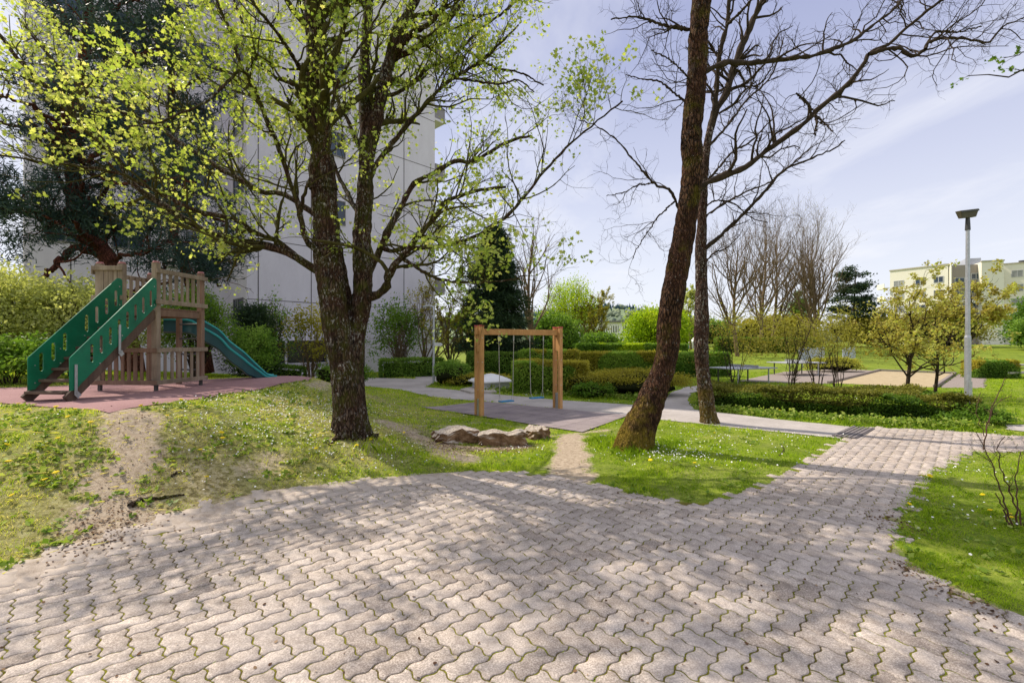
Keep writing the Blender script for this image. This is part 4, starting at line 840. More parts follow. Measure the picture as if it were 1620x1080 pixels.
def hedge(name, label, a, b, depth, h, seed, m_l, n, lsize, group=None, lump=.05, roundtop=.12, m2=None, cat='hedge'):
    """clipped hedge along the line a-b (front foot line), foliage shell on a solid dark core standing in for inner shade"""
    r = R_(seed); a = np.array(a, float); b = np.array(b, float); L = np.linalg.norm(b-a); u = (b-a)/L; v = np.array([-u[1], u[0]])
    z0 = float(H((a[0]+b[0])/2, (a[1]+b[1])/2)); t = thing(name, label, cat, (*(a+b)/2, z0), group)
    A = L*h+2*depth*h+L*depth; s = r.uniform(0, 1, n)*A
    x = r.uniform(0, L, n); y = r.uniform(0, depth, n); z = r.uniform(0.02, h, n)
    front = s < L*h*.9; top = (~front) & (s < L*h*.9+L*depth*1.1); end = (~front) & (~top)
    y = np.where(front, 0, y); z = np.where(top, h, z); x = np.where(end, np.where(r.uniform(0, 1, n) < .5, 0, L), x)
    x += r.normal(0, .03, n); y += np.abs(r.normal(0, .05, n))*np.where(front, 1, 0)+lump*wave(x, z, 2.6, seed)*front; z += r.normal(0, .03, n)*top+lump*.7*wave(x, y, 1.9, seed+3)*top
    y += roundtop*np.clip((z-h*.75)/(h*.25), 0, 1)**2*front
    p = a[None]+u[None]*x[:, None]+v[None]*y[:, None]; zz = H(p[:, 0], p[:, 1])+z
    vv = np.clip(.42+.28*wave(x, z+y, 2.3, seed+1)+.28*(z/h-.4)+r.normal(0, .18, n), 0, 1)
    q = np.column_stack([p, zz])
    if m2 is not None:
        sel = (wave(x, z+y, 1.1, seed+5)+.5*(z/h-.5)) > .12
        leaves('foliage', q[~sel], lsize, r, m_l, t, 'kite', .3, None, vv[~sel]); leaves('young_foliage', q[sel], lsize, r, m2, t, 'kite', .3, None, vv[sel])
    else: leaves('foliage', q, lsize, r, m_l, t, 'kite', .3, None, vv)
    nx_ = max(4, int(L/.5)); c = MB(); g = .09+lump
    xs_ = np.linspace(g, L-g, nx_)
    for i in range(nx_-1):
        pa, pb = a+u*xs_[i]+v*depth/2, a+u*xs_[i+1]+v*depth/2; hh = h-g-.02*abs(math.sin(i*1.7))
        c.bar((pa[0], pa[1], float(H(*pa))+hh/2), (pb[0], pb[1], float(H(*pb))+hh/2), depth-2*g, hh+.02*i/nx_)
    c.build('shade_core', M_CORE, t); return t
# ================================================================== PLANTING
def gp(px, py): return G(px, py)
# left pine
r5 = R_(300); PB = np.array([*W(214, 607, .82), .82]); PB = np.array([-14.0, 17.2, float(H(-14.0, 17.2))]); DP = 17.2
pine = thing('pine_tree', 'tall dark pine with reddish twisting boughs behind the climbing tower', 'tree', PB)
pl = [([(214, 600), (208, 560), (200, 520), (190, 470), (172, 415), (150, 380), (130, 345), (118, 315), (112, 270), (118, 200), (130, 120), (140, 40), (145, -60), (150, -150)], 30, 8, DP, DP-.5),
      ([(168, 408), (145, 398), (122, 391), (100, 405), (81, 428), (45, 448), (10, 470)], 13, 4, DP, DP-2.5), ([(118, 335), (106, 340), (60, 338), (30, 332), (-20, 335)], 11, 5, DP, DP-1.5), ([(118, 310), (104, 330), (96, 350), (70, 360)], 6, 3, DP, DP-1),
      ([(176, 412), (205, 402), (235, 398), (260, 380)], 7, 3, DP, DP-2), ([(130, 350), (170, 330), (220, 320), (270, 330)], 8, 3, DP, DP+1), ([(115, 280), (160, 240), (210, 215), (270, 200)], 9, 3, DP, DP-2), ([(116, 230), (80, 190), (30, 160), (-20, 150)], 9, 3, DP, DP-2.5),
      ([(125, 150), (170, 110), (220, 90), (260, 80)], 8, 3, DP, DP-1.5), ([(135, 80), (100, 40), (60, 20)], 7, 3, DP, DP-1), ([(190, 470), (230, 450), (270, 445)], 6, 3, DP, DP-1), ([(116, 260), (150, 280), (200, 290), (260, 280), (310, 290)], 7, 3, DP, DP-3), ([(140, 40), (190, 10), (240, -10)], 6, 3, DP, DP-2)]
P0, R0 = pack([limb(a, w0, w1, d0, d1, 24, r5, .05) for a, w0, w1, d0, d1 in pl])
obj('trunk', tubes_mesh('trunk', [(P0[:1], R0[:1], 12)]), BARKR, pine); [obj('bough', tubes_mesh('bough', [(P0[k:k+1], R0[k:k+1], 8)]), BARKR, pine) for k in range(1, len(P0))]
def needles(name, Q, per, r, m, par, size, jit, thr=-9):
    c = along(Q, per, r, .35, jit*.4); n = len(c); q = np.repeat(c, 16, 0)+r.normal(0, jit*.35, (n*16, 3)); dd = nrm(r.normal(size=(n*16, 3))+np.array([0, 0, .35]))
    vv = np.clip(.45+.4*wave(q[:, 0], q[:, 2], .9, 5)+r.normal(0, .15, len(q)), 0, 1); v, f, a = leaf_arrays(q, size, r, 'tri', 0, dd, 0, vv)
    return obj(name, mesh_np(name, v, [f], {'v': a}), m, par)
A1, B1 = grow(P0, R0, 1.9, (1.2, 3.0), (.5, 1.2), 9, r5, (0, 0, .03), .18, .5, .018, .25, 1, .3)
A2, B2 = grow(A1, B1, 1.6, (.5, 1.3), (.5, 1.1), 6, r5, (0, 0, .07), .2, .5, .010, .2, 1, .3)
obj('branches', tubes_mesh('branches', [(A1, B1, 5), (A2, B2, 4)]), BARKR, pine)
k = (A2[:, -1, 2] > 4.6)
needles('crown', A2[k], 7, r5, M_PINEN, pine, (.18, .34), .42)
PB2 = np.array([-11.6, 17.6, float(H(-11.6, 17.6))])
p2 = thing('pine_tree', 'second pine, thinner and right of the twisting one, in front of the tower block', 'tree', PB2)
pl = [([(330, 590), (322, 545), (308, 480), (298, 440), (286, 400), (278, 350), (272, 280), (268, 200), (270, 110), (265, 20), (262, -80)], 17, 6, 17.6, 17.6), ([(286, 405), (265, 420), (245, 430)], 6, 3, 17.6, 16.5), ([(290, 420), (320, 408), (350, 412), (375, 420)], 6, 2.5, 17.6, 16.5), ([(279, 350), (310, 340), (350, 350), (380, 372)], 6, 2.5, 17.6, 16),
      ([(273, 290), (310, 270), (345, 275)], 6, 3, 17.6, 17), ([(270, 220), (230, 205), (200, 215)], 6, 3, 17.6, 16.5), ([(268, 150), (300, 130), (330, 120)], 6, 3, 17.6, 17), ([(268, 80), (240, 50), (210, 40)], 5, 3, 17.6, 17), ([(300, 445), (330, 440), (350, 452)], 5, 2.5, 17.6, 17.2)]
P0, R0 = pack([limb(a, w0, w1, d0, d1, 22, r5, .05) for a, w0, w1, d0, d1 in pl])
obj('trunk', tubes_mesh('trunk', [(P0[:1], R0[:1], 10)]), BARKR, p2); [obj('bough', tubes_mesh('bough', [(P0[k:k+1], R0[k:k+1], 7)]), BARKR, p2) for k in range(1, len(P0))]
A1, B1 = grow(P0, R0, 1.2, (.8, 2.0), (.5, 1.2), 8, r5, (0, 0, .0), .18, .5, .014, .3, 1, .3); A2, B2 = grow(A1, B1, 1.7, (.4, 1.1), (.5, 1.1), 6, r5, (0, 0, .03), .2, .5, .009, .2, 1, .3)
obj('branches', tubes_mesh('branches', [(A1, B1, 5), (A2, B2, 4)]), BARKR, p2); k = A2[:, -1, 2] > 4.0
needles('crown', A2[k], 8, r5, M_PINEN, p2, (.18, .32), .38)

def spruce(name, label, base, height, rad, seed, n=150, m=None, clear=.12, droop=-.10, size=(.22, .45), group=None):
    r = R_(seed); b = np.array(base, float); t = thing(name, label, 'conifer', b, group); m = m or M_DARK
    P = np.array([b+(0, 0, -.1), b+(0, 0, height*.5), b+(0, 0, height)])[None]; obj('trunk', tubes_mesh('trunk', [(P, np.array([[.028, .018, .004]])*height, 9)]), BARKD if m is M_DARK else BARKG, t)
    h = r.uniform(clear, .99, n)**1.0; a = r.uniform(0, 6.283, n); rl = rad*(1-(h-clear)/(1-clear))**.8*r.uniform(.65, 1.08, n)+.15; K = 7; ts = np.linspace(0, 1, K)
    Q = np.empty((n, K, 3)); 
    for j, tt in enumerate(ts): Q[:, j] = b+np.stack([np.cos(a)*rl*tt, np.sin(a)*rl*tt, h*height+rl*(droop*2*tt+.25*tt*tt)], -1)
    obj('boughs', tubes_mesh('boughs', [(Q, np.linspace(1, .3, K)[None]*.03*np.ones((n, 1)), 4)]), BARKD, t)
    per = 26; c = along(Q, per, r, .12, .06); sd = r.normal(size=c.shape)*.22; c = c+sd*np.array([1, 1, .55]); q = np.repeat(c, 7, 0)+r.normal(0, .08, (len(c)*7, 3))
    dd = nrm(np.column_stack([q[:, :2]-b[:2], np.full(len(q), -.25)*rad])+r.normal(size=q.shape)*.7); vv = np.clip(.35+.35*wave(q[:, 0]+q[:, 1], q[:, 2], 1.6, seed)+r.normal(0, .2, len(q)), 0, 1)
    v, f, av = leaf_arrays(q, size, r, 'tri', 0, dd, 0, vv); v3 = v; obj('crown', mesh_np('crown', v3, [f], {'v': av}), m, t); return t
spruce('spruce_tree', 'dark broad conifer standing behind the wooden swing frame', gp(783, 591), 9.0, 2.7, 31, 270, clear=.15, size=(.25, .5))
spruce('young_spruce', 'small dark conical spruce beneath the green slide', np.array([-9.6, 17.0, float(H(-9.6, 17.0))]), 2.6, .8, 32, 70, clear=.05, size=(.14, .26))

# bushes left of and behind the tower
def bz(x, y): return (x, y, float(H(x, y)))
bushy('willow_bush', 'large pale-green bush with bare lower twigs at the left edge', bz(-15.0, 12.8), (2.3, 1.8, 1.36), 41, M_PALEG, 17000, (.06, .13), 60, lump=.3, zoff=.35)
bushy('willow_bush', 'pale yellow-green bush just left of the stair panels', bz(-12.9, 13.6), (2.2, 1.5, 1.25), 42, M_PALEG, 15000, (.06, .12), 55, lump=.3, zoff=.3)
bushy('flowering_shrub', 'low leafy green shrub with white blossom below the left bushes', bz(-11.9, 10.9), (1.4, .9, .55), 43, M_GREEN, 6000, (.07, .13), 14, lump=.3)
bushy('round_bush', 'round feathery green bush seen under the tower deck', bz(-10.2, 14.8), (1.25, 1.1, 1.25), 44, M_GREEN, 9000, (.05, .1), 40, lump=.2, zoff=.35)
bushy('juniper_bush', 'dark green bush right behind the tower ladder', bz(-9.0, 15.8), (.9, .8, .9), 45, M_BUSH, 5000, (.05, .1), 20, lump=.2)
for i, (x, y, rx, rz, ml, nn, lab) in enumerate([(-10.3, 19.0, .8, 1.35, M_BUSH, 1500, 'upright open shrub with dark leaves left of the drain-pipe seam'), (-9.4, 18.2, .95, 1.5, M_BUSH, 1700, 'fan-shaped open shrub beside the slide foot'), (-7.9, 18.0, 1.15, 1.35, M_OLIVE, 2300, 'yellowish open shrub before the ground-floor windows'), (-6.9, 19.6, .8, 1.2, M_GREEN, 1200, 'thin greenish shrub just left of the maple trunk')]):
    bushy('open_shrub', lab, bz(x, y), (rx, .7, rz), 50+i, ml, nn, (.07, .12), 16, lump=.5, zoff=.3, bark=BARKG)
hedge('clipped_hedge', 'low clipped hedge at the foot of the tower block wall', (-9.8, 17.2), (-8.1, 17.9), .7, .6, 60, M_BUSH, 4500, (.05, .09), lump=.08)
bushy('box_bush', 'small round box bush by the tower block wall left of the maple', bz(-7.0, 17.6), (.55, .5, .38), 61, M_BUSH, 1900, (.05, .08), 5, core=.75)
bushy('box_bush', 'low spreading green bush against the maple trunk', bz(-6.1, 17.9), (.6, .5, .45), 62, M_GREEN, 2000, (.05, .09), 5, core=.7)
tree('dense_tree', 'pale green leafy tree at the far left edge', bz(-24, 17), 9.5, 3.0, 71, M_GREEN, 9000, (.16, .3), forks=6, clear=.15)
M_HEDGE = m_leaf('hedge_leaf', [(0, (.09, .17, .02)), (.5, (.24, .37, .05)), (1, (.42, .52, .10))], .42)
# behind the left lamp
bushy('loose_shrub', 'fresh green loose shrub just right of the maple trunk', bz(-6.6, 27), (1.7, 1.3, 1.9), 63, M_GREEN, 3300, (.1, .18), 34, lump=.4, zoff=.5, bark=BARKG)
tree('bare_shrub', 'brownish many-stemmed half-bare shrub before the tower block', bz(-5.3, 27.5), 5.2, 2.3, 64, M_OLIVE, 3200, (.07, .13), BARKG, .09, 8, clear=.04, l1=1.1, dn=1.3, twr=.009, cat='shrub')
tree('bare_shrub', 'brownish half-bare shrub directly behind the left lamp', bz(-3.9, 28.5), 5.0, 2.2, 65, M_OLIVE, 3800, (.07, .14), BARKG, .09, 8, clear=.04, l1=1.1, dn=1.3, twr=.009, cat='shrub')
tree('loose_tree', 'yellow-green loose tree between the lamp and the conifer', bz(-2.8, 32), 6.2, 2.3, 66, M_FRESH, 7000, (.12, .2), BARKG, .1, 7, clear=.06, dn=1.2, twr=.01)
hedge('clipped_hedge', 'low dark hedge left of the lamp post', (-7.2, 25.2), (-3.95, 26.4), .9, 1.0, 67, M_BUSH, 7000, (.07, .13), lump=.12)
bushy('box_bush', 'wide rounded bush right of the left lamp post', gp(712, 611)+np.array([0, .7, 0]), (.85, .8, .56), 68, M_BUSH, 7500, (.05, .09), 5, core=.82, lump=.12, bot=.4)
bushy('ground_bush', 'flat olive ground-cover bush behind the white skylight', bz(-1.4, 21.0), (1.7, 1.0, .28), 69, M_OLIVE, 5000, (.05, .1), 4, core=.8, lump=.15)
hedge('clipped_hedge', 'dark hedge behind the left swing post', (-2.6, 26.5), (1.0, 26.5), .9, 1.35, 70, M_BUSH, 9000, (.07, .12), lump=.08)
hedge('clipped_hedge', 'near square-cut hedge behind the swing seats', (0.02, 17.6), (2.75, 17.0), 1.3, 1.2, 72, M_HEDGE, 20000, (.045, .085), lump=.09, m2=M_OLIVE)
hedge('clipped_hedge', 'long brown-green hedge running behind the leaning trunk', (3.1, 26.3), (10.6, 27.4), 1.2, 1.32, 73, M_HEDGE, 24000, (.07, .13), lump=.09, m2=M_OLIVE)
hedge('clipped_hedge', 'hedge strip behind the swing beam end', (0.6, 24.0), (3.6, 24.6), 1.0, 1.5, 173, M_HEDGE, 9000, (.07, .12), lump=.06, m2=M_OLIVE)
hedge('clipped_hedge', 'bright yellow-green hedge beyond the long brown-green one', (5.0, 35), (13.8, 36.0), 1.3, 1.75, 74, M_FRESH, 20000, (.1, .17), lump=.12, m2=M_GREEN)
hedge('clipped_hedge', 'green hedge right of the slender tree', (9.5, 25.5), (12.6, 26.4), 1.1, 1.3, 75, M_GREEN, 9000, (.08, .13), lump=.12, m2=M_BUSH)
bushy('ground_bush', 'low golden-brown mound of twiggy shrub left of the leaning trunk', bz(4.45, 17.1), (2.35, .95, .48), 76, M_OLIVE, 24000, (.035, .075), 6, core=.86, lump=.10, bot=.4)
bushy('ground_bush', 'small dark weedy clump at the left end of the golden mound', bz(2.9, 16.4), (.75, .5, .26), 77, M_GREEN, 4000, (.05, .1), 3, core=.7)
M_LOWH = m_leaf('low_hedge_leaf', [(0, (.035, .075, .012)), (.5, (.09, .17, .02)), (1, (.20, .28, .04))], .32)
M_LOWH2 = m_leaf('low_hedge_brown_leaf', [(0, (.06, .06, .015)), (.5, (.14, .15, .025)), (1, (.27, .26, .05))], .3)
# low hedge on the right
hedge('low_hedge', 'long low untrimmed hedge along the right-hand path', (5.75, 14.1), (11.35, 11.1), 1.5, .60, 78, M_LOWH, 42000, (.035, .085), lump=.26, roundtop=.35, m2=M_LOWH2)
bushy('weedy_clump', 'weedy green clump at the foot of the tall lamp post', bz(11.3, 11.25), (.75, .5, .2), 79, M_GREEN, 3000, (.05, .1), 3)
hedge('box_hedge', 'small dark cube-shaped hedge alone on the right lawn', (25.3, 24.9), (27.4, 24.7), 1.0, .92, 80, M_BUSH, 9000, (.06, .1), lump=.05, m2=M_OLIVE)
# shrubs above the low hedge
def shrubtree(name, label, base, h, sp, seed, n, m_=None, lean=(0, 0), sr=.06, forks=6, clear=.16, ls=(.06, .12), ang=(.6, 1.15)):
    return tree(name, label, base, h, sp, seed, m_ or M_GOLD, n, ls, BARKD, sr, forks, clear=clear, l1=1.25, dn=1.5, twr=.005, trunk_lean=lean, bias=.05, wob=.2, cat='shrub', ang=ang)
shrubtree('golden_shrub', 'wide golden-leaved small tree left of the tall lamp post', bz(14.4, 16.6), 3.8, 2.2, 81, 5600, forks=9, sr=.06, ls=(.07, .13))
shrubtree('golden_shrub', 'golden-leaved small tree touching the tall lamp post', bz(16.0, 17.3), 3.5, 1.8, 82, 3800, forks=8, sr=.05, ls=(.07, .13))
bushy('olive_shrub', 'sparse olive shrub over the left table tennis table', bz(7.9, 16.2), (1.36, 1.3, 1.0), 83, M_BROWNG, 2600, (.04, .08), 7, cat='shrub', lump=.75, zoff=1.0)
bushy('olive_shrub', 'sparse olive shrub with leaning stems between the two tennis tables', bz(9.7, 16.0), (1.53, 1.3, 1.0), 84, M_BROWNG, 2600, (.04, .08), 7, cat='shrub', lump=.75, zoff=1.0)
bushy('olive_shrub', 'brownish sparse shrub before the grey boards', bz(11.3, 17.0), (1.53, 1.3, 1.0), 85, M_BROWNG, 2600, (.04, .08), 7, cat='shrub', lump=.75, zoff=1.0)
bushy('olive_shrub', 'brownish sparse shrub at the sand court corner', bz(13.0, 18.3), (1.53, 1.3, 1.0), 86, M_BROWNG, 2600, (.04, .08), 7, cat='shrub', lump=.75, zoff=1.0)
shrubtree('golden_shrub', 'golden shrub right of the tall lamp post in the distance', bz(36, 36), 6.6, 3.8, 87, 6500, M_GOLD, sr=.12, ls=(.16, .28))
bushy('yellow_shrub', 'low yellow flowering shrub beside the grey boards', bz(21.5, 30.5), (1.9, .9, .45), 88, M_YELL, 4500, (.08, .15), 4, core=.7)
# background trees
tree('bare_tree', 'bare grey-twigged tree rising behind the dark conifer', bz(1.6, 38), 12.0, 4.0, 90, None, 0, bark=BARKG, stemr=.2, forks=7, clear=.15, dn=1.5, twr=.011)
bushy('yellow_tree', 'round yellow-green tree with visible forking limbs beyond the hedges', bz(6.9, 54), (3.5, 3.0, 3.3), 91, M_FRESH, 8500, (.13, .24), 46, BARKG, cat='tree', lump=.25, zoff=2.0)
tree('yellow_tree', 'darker yellow tree leaning right beside the round one', bz(9.0, 52), 6.4, 3.6, 92, M_OLIVE, 9000, (.13, .22), BARKG, .14, 9, clear=.06, dn=1.5, twr=.014, trunk_lean=(.12, 0))
bushy('dense_bush', 'dense mid-green bush right of the dark conifer', bz(3.7, 40), (2.4, 2.0, 2.1), 93, M_GREEN, 13000, (.14, .25), 10, core=.72, lump=.25)
bushy('dense_bush', 'dark green bush below the yellow tree', bz(8.0, 42), (2.3, 1.5, 1.3), 94, M_GREEN, 7000, (.14, .24), 10, core=.7, lump=.3)
bushy('lime_bush', 'brilliant lime-green pointed bush before the white school', bz(14.4, 46), (3.3, 2.2, 2.35), 95, M_FRESH, 15000, (.15, .28), 20, lump=.3, core=.55)
bushy('lime_bush', 'smaller lime-green bush left of the pointed one', bz(10.3, 41), (2.0, 1.4, .8), 96, M_FRESH, 7000, (.13, .22), 10, lump=.3, core=.55)
tree('flowering_tree', 'grey-green tree visible between the two bare trunks', bz(21, 54), 6.0, 2.6, 97, M_PALEG, 6500, (.14, .25), BARKG, .15, 6, clear=.2)
for i, (x, y, h, sp, lab) in enumerate([(22.5, 46, 12.5, 3.6, 'bare fan-shaped tree just right of the slender tree'), (27.5, 50, 14.2, 4.2, 'tall bare tree second from the left in the background row'), (31, 54, 13.6, 4.0, 'bare tree in the middle of the background row'), (37.5, 58, 15.2, 5.2, 'rounded bare tree with pinkish twigs at the right of the background row'), (33.5, 51, 12.6, 3.6, 'slim bare tree before the rounded one')]):
    tree('bare_tree', lab, bz(x, y), h, sp, 110+i, M_OLIVE if i in (3,) else None, 1500 if i == 3 else 0, (.08, .14), BARKG, .2, 8, 'bare trees beyond the lawn', clear=.12, dn=3.0, twr=.011, bias=.13, ang=(.35, 1.05), l1=1.25)
M_CED = m_leaf('cedar_needle', [(0, (.02, .045, .025)), (.6, (.05, .085, .045)), (1, (.10, .14, .07))], .15)
def cedar(label, base, h, rad, seed):
    r = R_(seed); b = np.array(base, float); t = thing('cedar_tree', label, 'conifer', b)
    P = b[None]+np.stack([np.linspace(0, .05*h, 8), np.zeros(8), np.linspace(-.1, h*.97, 8)], -1); obj('trunk', tubes_mesh('trunk', [(P[None], np.linspace(.25, .04, 8)[None], 8)]), BARKG, t)
    n = 46; hh = r.uniform(.35, 1, n); a = r.uniform(0, 6.28, n); rl = rad*(1.15-hh)**.55*r.uniform(.5, 1.1, n); ts = np.linspace(0, 1, 6)
    Q = np.stack([b+np.stack([np.cos(a)*rl*t_, np.sin(a)*rl*t_, hh*h*.97+.12*rl*t_], -1) for t_ in ts], 1); obj('boughs', tubes_mesh('boughs', [(Q, np.linspace(.06, .02, 6)[None]*np.ones((n, 1)), 4)]), BARKG, t)
    c = along(Q, 16, r, .4, .1); q = np.repeat(c, 12, 0)+r.normal(size=(len(c)*12, 3))*np.array([.38, .38, .12]); leaves('crown', q, (.16, .34), r, M_CED, t, 'kite', .8)
cedar('dark green layered cedar left of the cream apartment block', bz(44.5, 60), 10.4, 4.4, 120)
spruce('spruce_tree', 'slender dark spruce between the bare trees and the cedar', bz(40, 64), 7.5, 2.2, 121, 80, M_BUSH, clear=.2, size=(.3, .5))
for i, (x, y, rx, rz, ml, lab) in enumerate([(24, 62, 6, 1.9, M_BUSH, 'long dark bush mass at the foot of the bare trees'), (36, 62, 6, 2.0, M_OLIVE, 'brown-green bush mass behind the lawn, centre right'), (47, 60, 5.5, 2.1, M_OLIVE, 'olive bush mass below the cedar'), (57, 60, 5.5, 2.4, M_GOLD, 'golden bush mass below the cream apartment block'),
                                             (66, 57, 5.0, 3.0, M_GREEN, 'big green bush at the far right behind the lawn'), (60, 52, 3.0, 1.8, M_BUSH, 'dark green bush right of the lamp post on the lawn edge'), (76, 58, 5, 2.6, M_OLIVE, 'olive bush at the right edge beyond the lawn')]):
    bushy('distant_bush', lab, bz(x, y), (rx, 2.0, rz), 130+i, ml, 9000, (.2, .36), 8, core=.75, lump=.35)
hedge('clipped_hedge', 'flat-topped dark hedge across the lawn below the bare trees', (22.5, 50), (33, 49), 1.2, 1.5, 140, M_GREEN, 9000, (.14, .22))
# sapling at the right edge
def sap(label, base, lines, D, seed, n, nm='sapling'):
    r = R_(seed); t = thing(nm, label, 'sapling', base); P0, R0 = pack([limb(a, w0, w1, D, D+dd, 16, r, .008) for a, w0, w1, dd in lines])
    A1, B1 = grow(P0, R0, 6, (.12, .4), (.4, 1.0), 7, r, (0, 0, .05), .28, .6, .002, .4, 1, .3); A2, B2 = grow(A1, B1, 4, (.05, .18), (.4, 1.0), 5, r, (0, 0, .05), .3, .6, .0016, .2, 1, .3)
    obj('stems', tubes_mesh('stems', [(P0, R0, 6), (A1, B1, 4), (A2, B2, 3)]), m_simple('red_brown_twig', (.07, .035, .022), (.13, .07, .045), 9, .8) if 'red_brown_twig' not in bpy.data.materials else bpy.data.materials['red_brown_twig'], t)
    if n: leaves('young_leaves', along(A2, n, r, .7, .008), (.014, .03), r, M_GREEN, t, 'kite', .3)
gb = G(1600, 832)
sap('leafless reddish sapling of several stems at the right edge', gb, [([(1604, 835), (1590, 801), (1574, 747), (1555, 704), (1543, 682)], 2.6, 1, .1), ([(1610, 835), (1602, 789), (1586, 750), (1578, 712), (1590, 690)], 2.8, 1, -.1), ([(1616, 835), (1609, 790), (1608, 750), (1615, 715)], 2.4, 1, .2), ([(1620, 835), (1628, 780), (1640, 740)], 3, 1, 0), ([(1596, 835), (1590, 808), (1575, 780)], 3, 1.5, 0)], gb[1], 150, 1)
gb = G(1556, 712)
sap('thin young sapling with a few green leaves before the lamp post', gb, [([(1556, 712), (1560, 680), (1568, 650), (1580, 620), (1590, 598)], 2.0, .9, .1), ([(1560, 680), (1575, 640), (1600, 625)], 1.3, .7, .1), ([(1557, 690), (1545, 650), (1552, 620)], 1.3, .7, 0)], gb[1], 151, 3)
# leafy limb of a tree standing just outside the right edge
tb = np.array([12.2, 6.0, 0.0]); r7 = R_(160); ot = thing('maple_tree', 'young-leaved tree whose twigs enter at the upper right edge', 'tree', tb)
PL = [(np.array([tb, tb+(0, 0, 3), tb+(-.2, .1, 6), tb+(-.1, .3, 9)]), .16, .05), (np.array([tb+(-.1, 0, 4.2), tb+(-1.5, .2, 4.8), (9.0, 6.3, 5.7), V(1640, 108, 6.5), V(1600, 122, 6.5), V(1560, 118, 6.5), V(1532, 120, 6.5)]), .05, .006), (np.array([tb+(-.15, 0, 5), tb+(-1.4, .2, 6), V(1660, 80, 6.6), V(1610, 88, 6.6), V(1588, 92, 6.6)]), .04, .005)]
P0 = np.array([smooth_line(p, 22) for p, _, _ in PL]); R0 = np.array([np.linspace(a, b_, 22) for _, a, b_ in PL])
obj('trunk', tubes_mesh('trunk', [(P0[:1], R0[:1], 10)]), BARK, ot); A1, B1 = grow(P0[1:, 10:], R0[1:, 10:], 4, (.15, .5), (.4, 1), 6, r7, (0, 0, .05), .25, .6, .003, .2, 1, .3)
U1, U2 = grow(P0[:1], R0[:1], 4, (1, 2.5), (.5, 1.1), 7, r7, (.08, 0, .1), .2, .5, .01, .5, 1, .3)
U1b, U2b = grow(U1, U2, 3, (.3, .9), (.5, 1.1), 5, r7, (0, 0, .1), .2, .5, .006, .2, 1, .3)
[obj('bough', tubes_mesh('bough', [(P0[k:k+1], R0[k:k+1], 6)]), BARKD, ot) for k in (1, 2)]; obj('twigs', tubes_mesh('twigs', [(A1, B1, 4)]), BARKD, ot); obj('branches', tubes_mesh('branches', [(U1, U2, 5), (U1b, U2b, 3)]), BARKD, ot)
q = np.vstack([along(A1, 9, r7, .3, .02), along(U1b, 14, r7, .3, .05)]); leaves('crown', q, (.03, .07), r7, M_GREEN, ot, 'maple', .4)
# ================================================================== BUILT THINGS
def m_board():
    m, nt, out = mat('green_board'); co = N(nt, 'TexCoord').outputs['Object']; n1 = noise(nt, 1.6, 4, .6, co); n2 = noise(nt, 30, 5, .75, co, (1, .25, 1)); n3 = noise(nt, 6, 5, .7, co)
    c = ramp(nt, n1, [(.35, (.004, .13, .068)), (.65, (.008, .21, .11))]); c = mixc(nt, math_(nt, 'MULTIPLY', ramp(nt, n2, [(.60, (0, 0, 0)), (.70, (1, 1, 1))]), .35), c, (.12, .30, .22)); c = mixc(nt, math_(nt, 'MULTIPLY', ramp(nt, n3, [(.5, (0, 0, 0)), (.7, (1, 1, 1))]), .35), c, (.02, .07, .045))
    bsdf(nt, out, c, ramp(nt, n3, [(.3, (.3, .3, .3)), (.7, (.6, .6, .6))]), .35); return m
def m_wood(name, c1, c2, sc_=7, rough=.75):
    m, nt, out = mat(name); co = N(nt, 'TexCoord').outputs['Object']
    n1 = noise(nt, sc_, 5, .65, co, (1, 1, .12), .6); n2 = noise(nt, sc_*9, 4, .7, co, (1, 1, .05)); n3 = noise(nt, 2.4, 3, .6, co)
    c = ramp(nt, math_(nt, 'ADD', math_(nt, 'MULTIPLY', n1, .55), math_(nt, 'MULTIPLY', n2, .45)), [(.32, c2), (.62, c1)])
    c = mixc(nt, math_(nt, 'MULTIPLY', ramp(nt, n3, [(.42, (0, 0, 0)), (.66, (1, 1, 1))]), .45), c, tuple(.55*a for a in c2))
    bsdf(nt, out, c, rough, .25, bump=n2, bstr=.35, bdist=.004); return m
W_GREY = m_wood('weathered_wood', (.40, .32, .24), (.20, .145, .10)); W_RED = m_wood('reddish_wood', (.31, .20, .14), (.17, .10, .07)); W_DK = m_wood('stair_wood', (.17, .115, .085), (.08, .05, .038))
W_LARCH = m_wood('larch_wood', (.66, .37, .15), (.46, .22, .075)); M_GALV = m_simple('galvanised_steel', (.42, .43, .45), (.58, .59, .61), 14, .45, .5, .7); M_DKM = m_simple('dark_metal', (.05, .05, .05), (.09, .09, .085), 9, .5, .5, .5)
M_CAP = m_simple('red_cap', (.50, .10, .09), (.42, .06, .06), 6, .5); M_PCAP = m_simple('faded_cap', (.42, .17, .17), (.33, .12, .12), 6, .6)
M_GREENP = m_board(); M_SLIDE = m_simple('slide_plastic', (.003, .055, .075), (.004, .08, .10), 2, .3, .5, bstr=.02); M_SLIDEE = m_simple('slide_edge', (.02, .30, .31), (.03, .38, .38), 2, .35, .5, bstr=.02)
M_BLUE = m_simple('blue_rubber', (.03, .25, .48), (.02, .17, .36), 8, .6); M_ROPE = m_simple('grey_rope', (.32, .30, .26), (.48, .45, .40), 60, .9)
zp = ZP+.012
A_, B_, C_, D_ = (-8.45, 9.4), (-7.3, 9.4), (-7.2, 10.6), (-8.35, 10.6); A2_ = (-8.0, 9.4)
tw = thing('climbing_tower', 'wooden playground tower with green stair panels and a green wave slide', 'play tower', (-7.8, 10, zp))
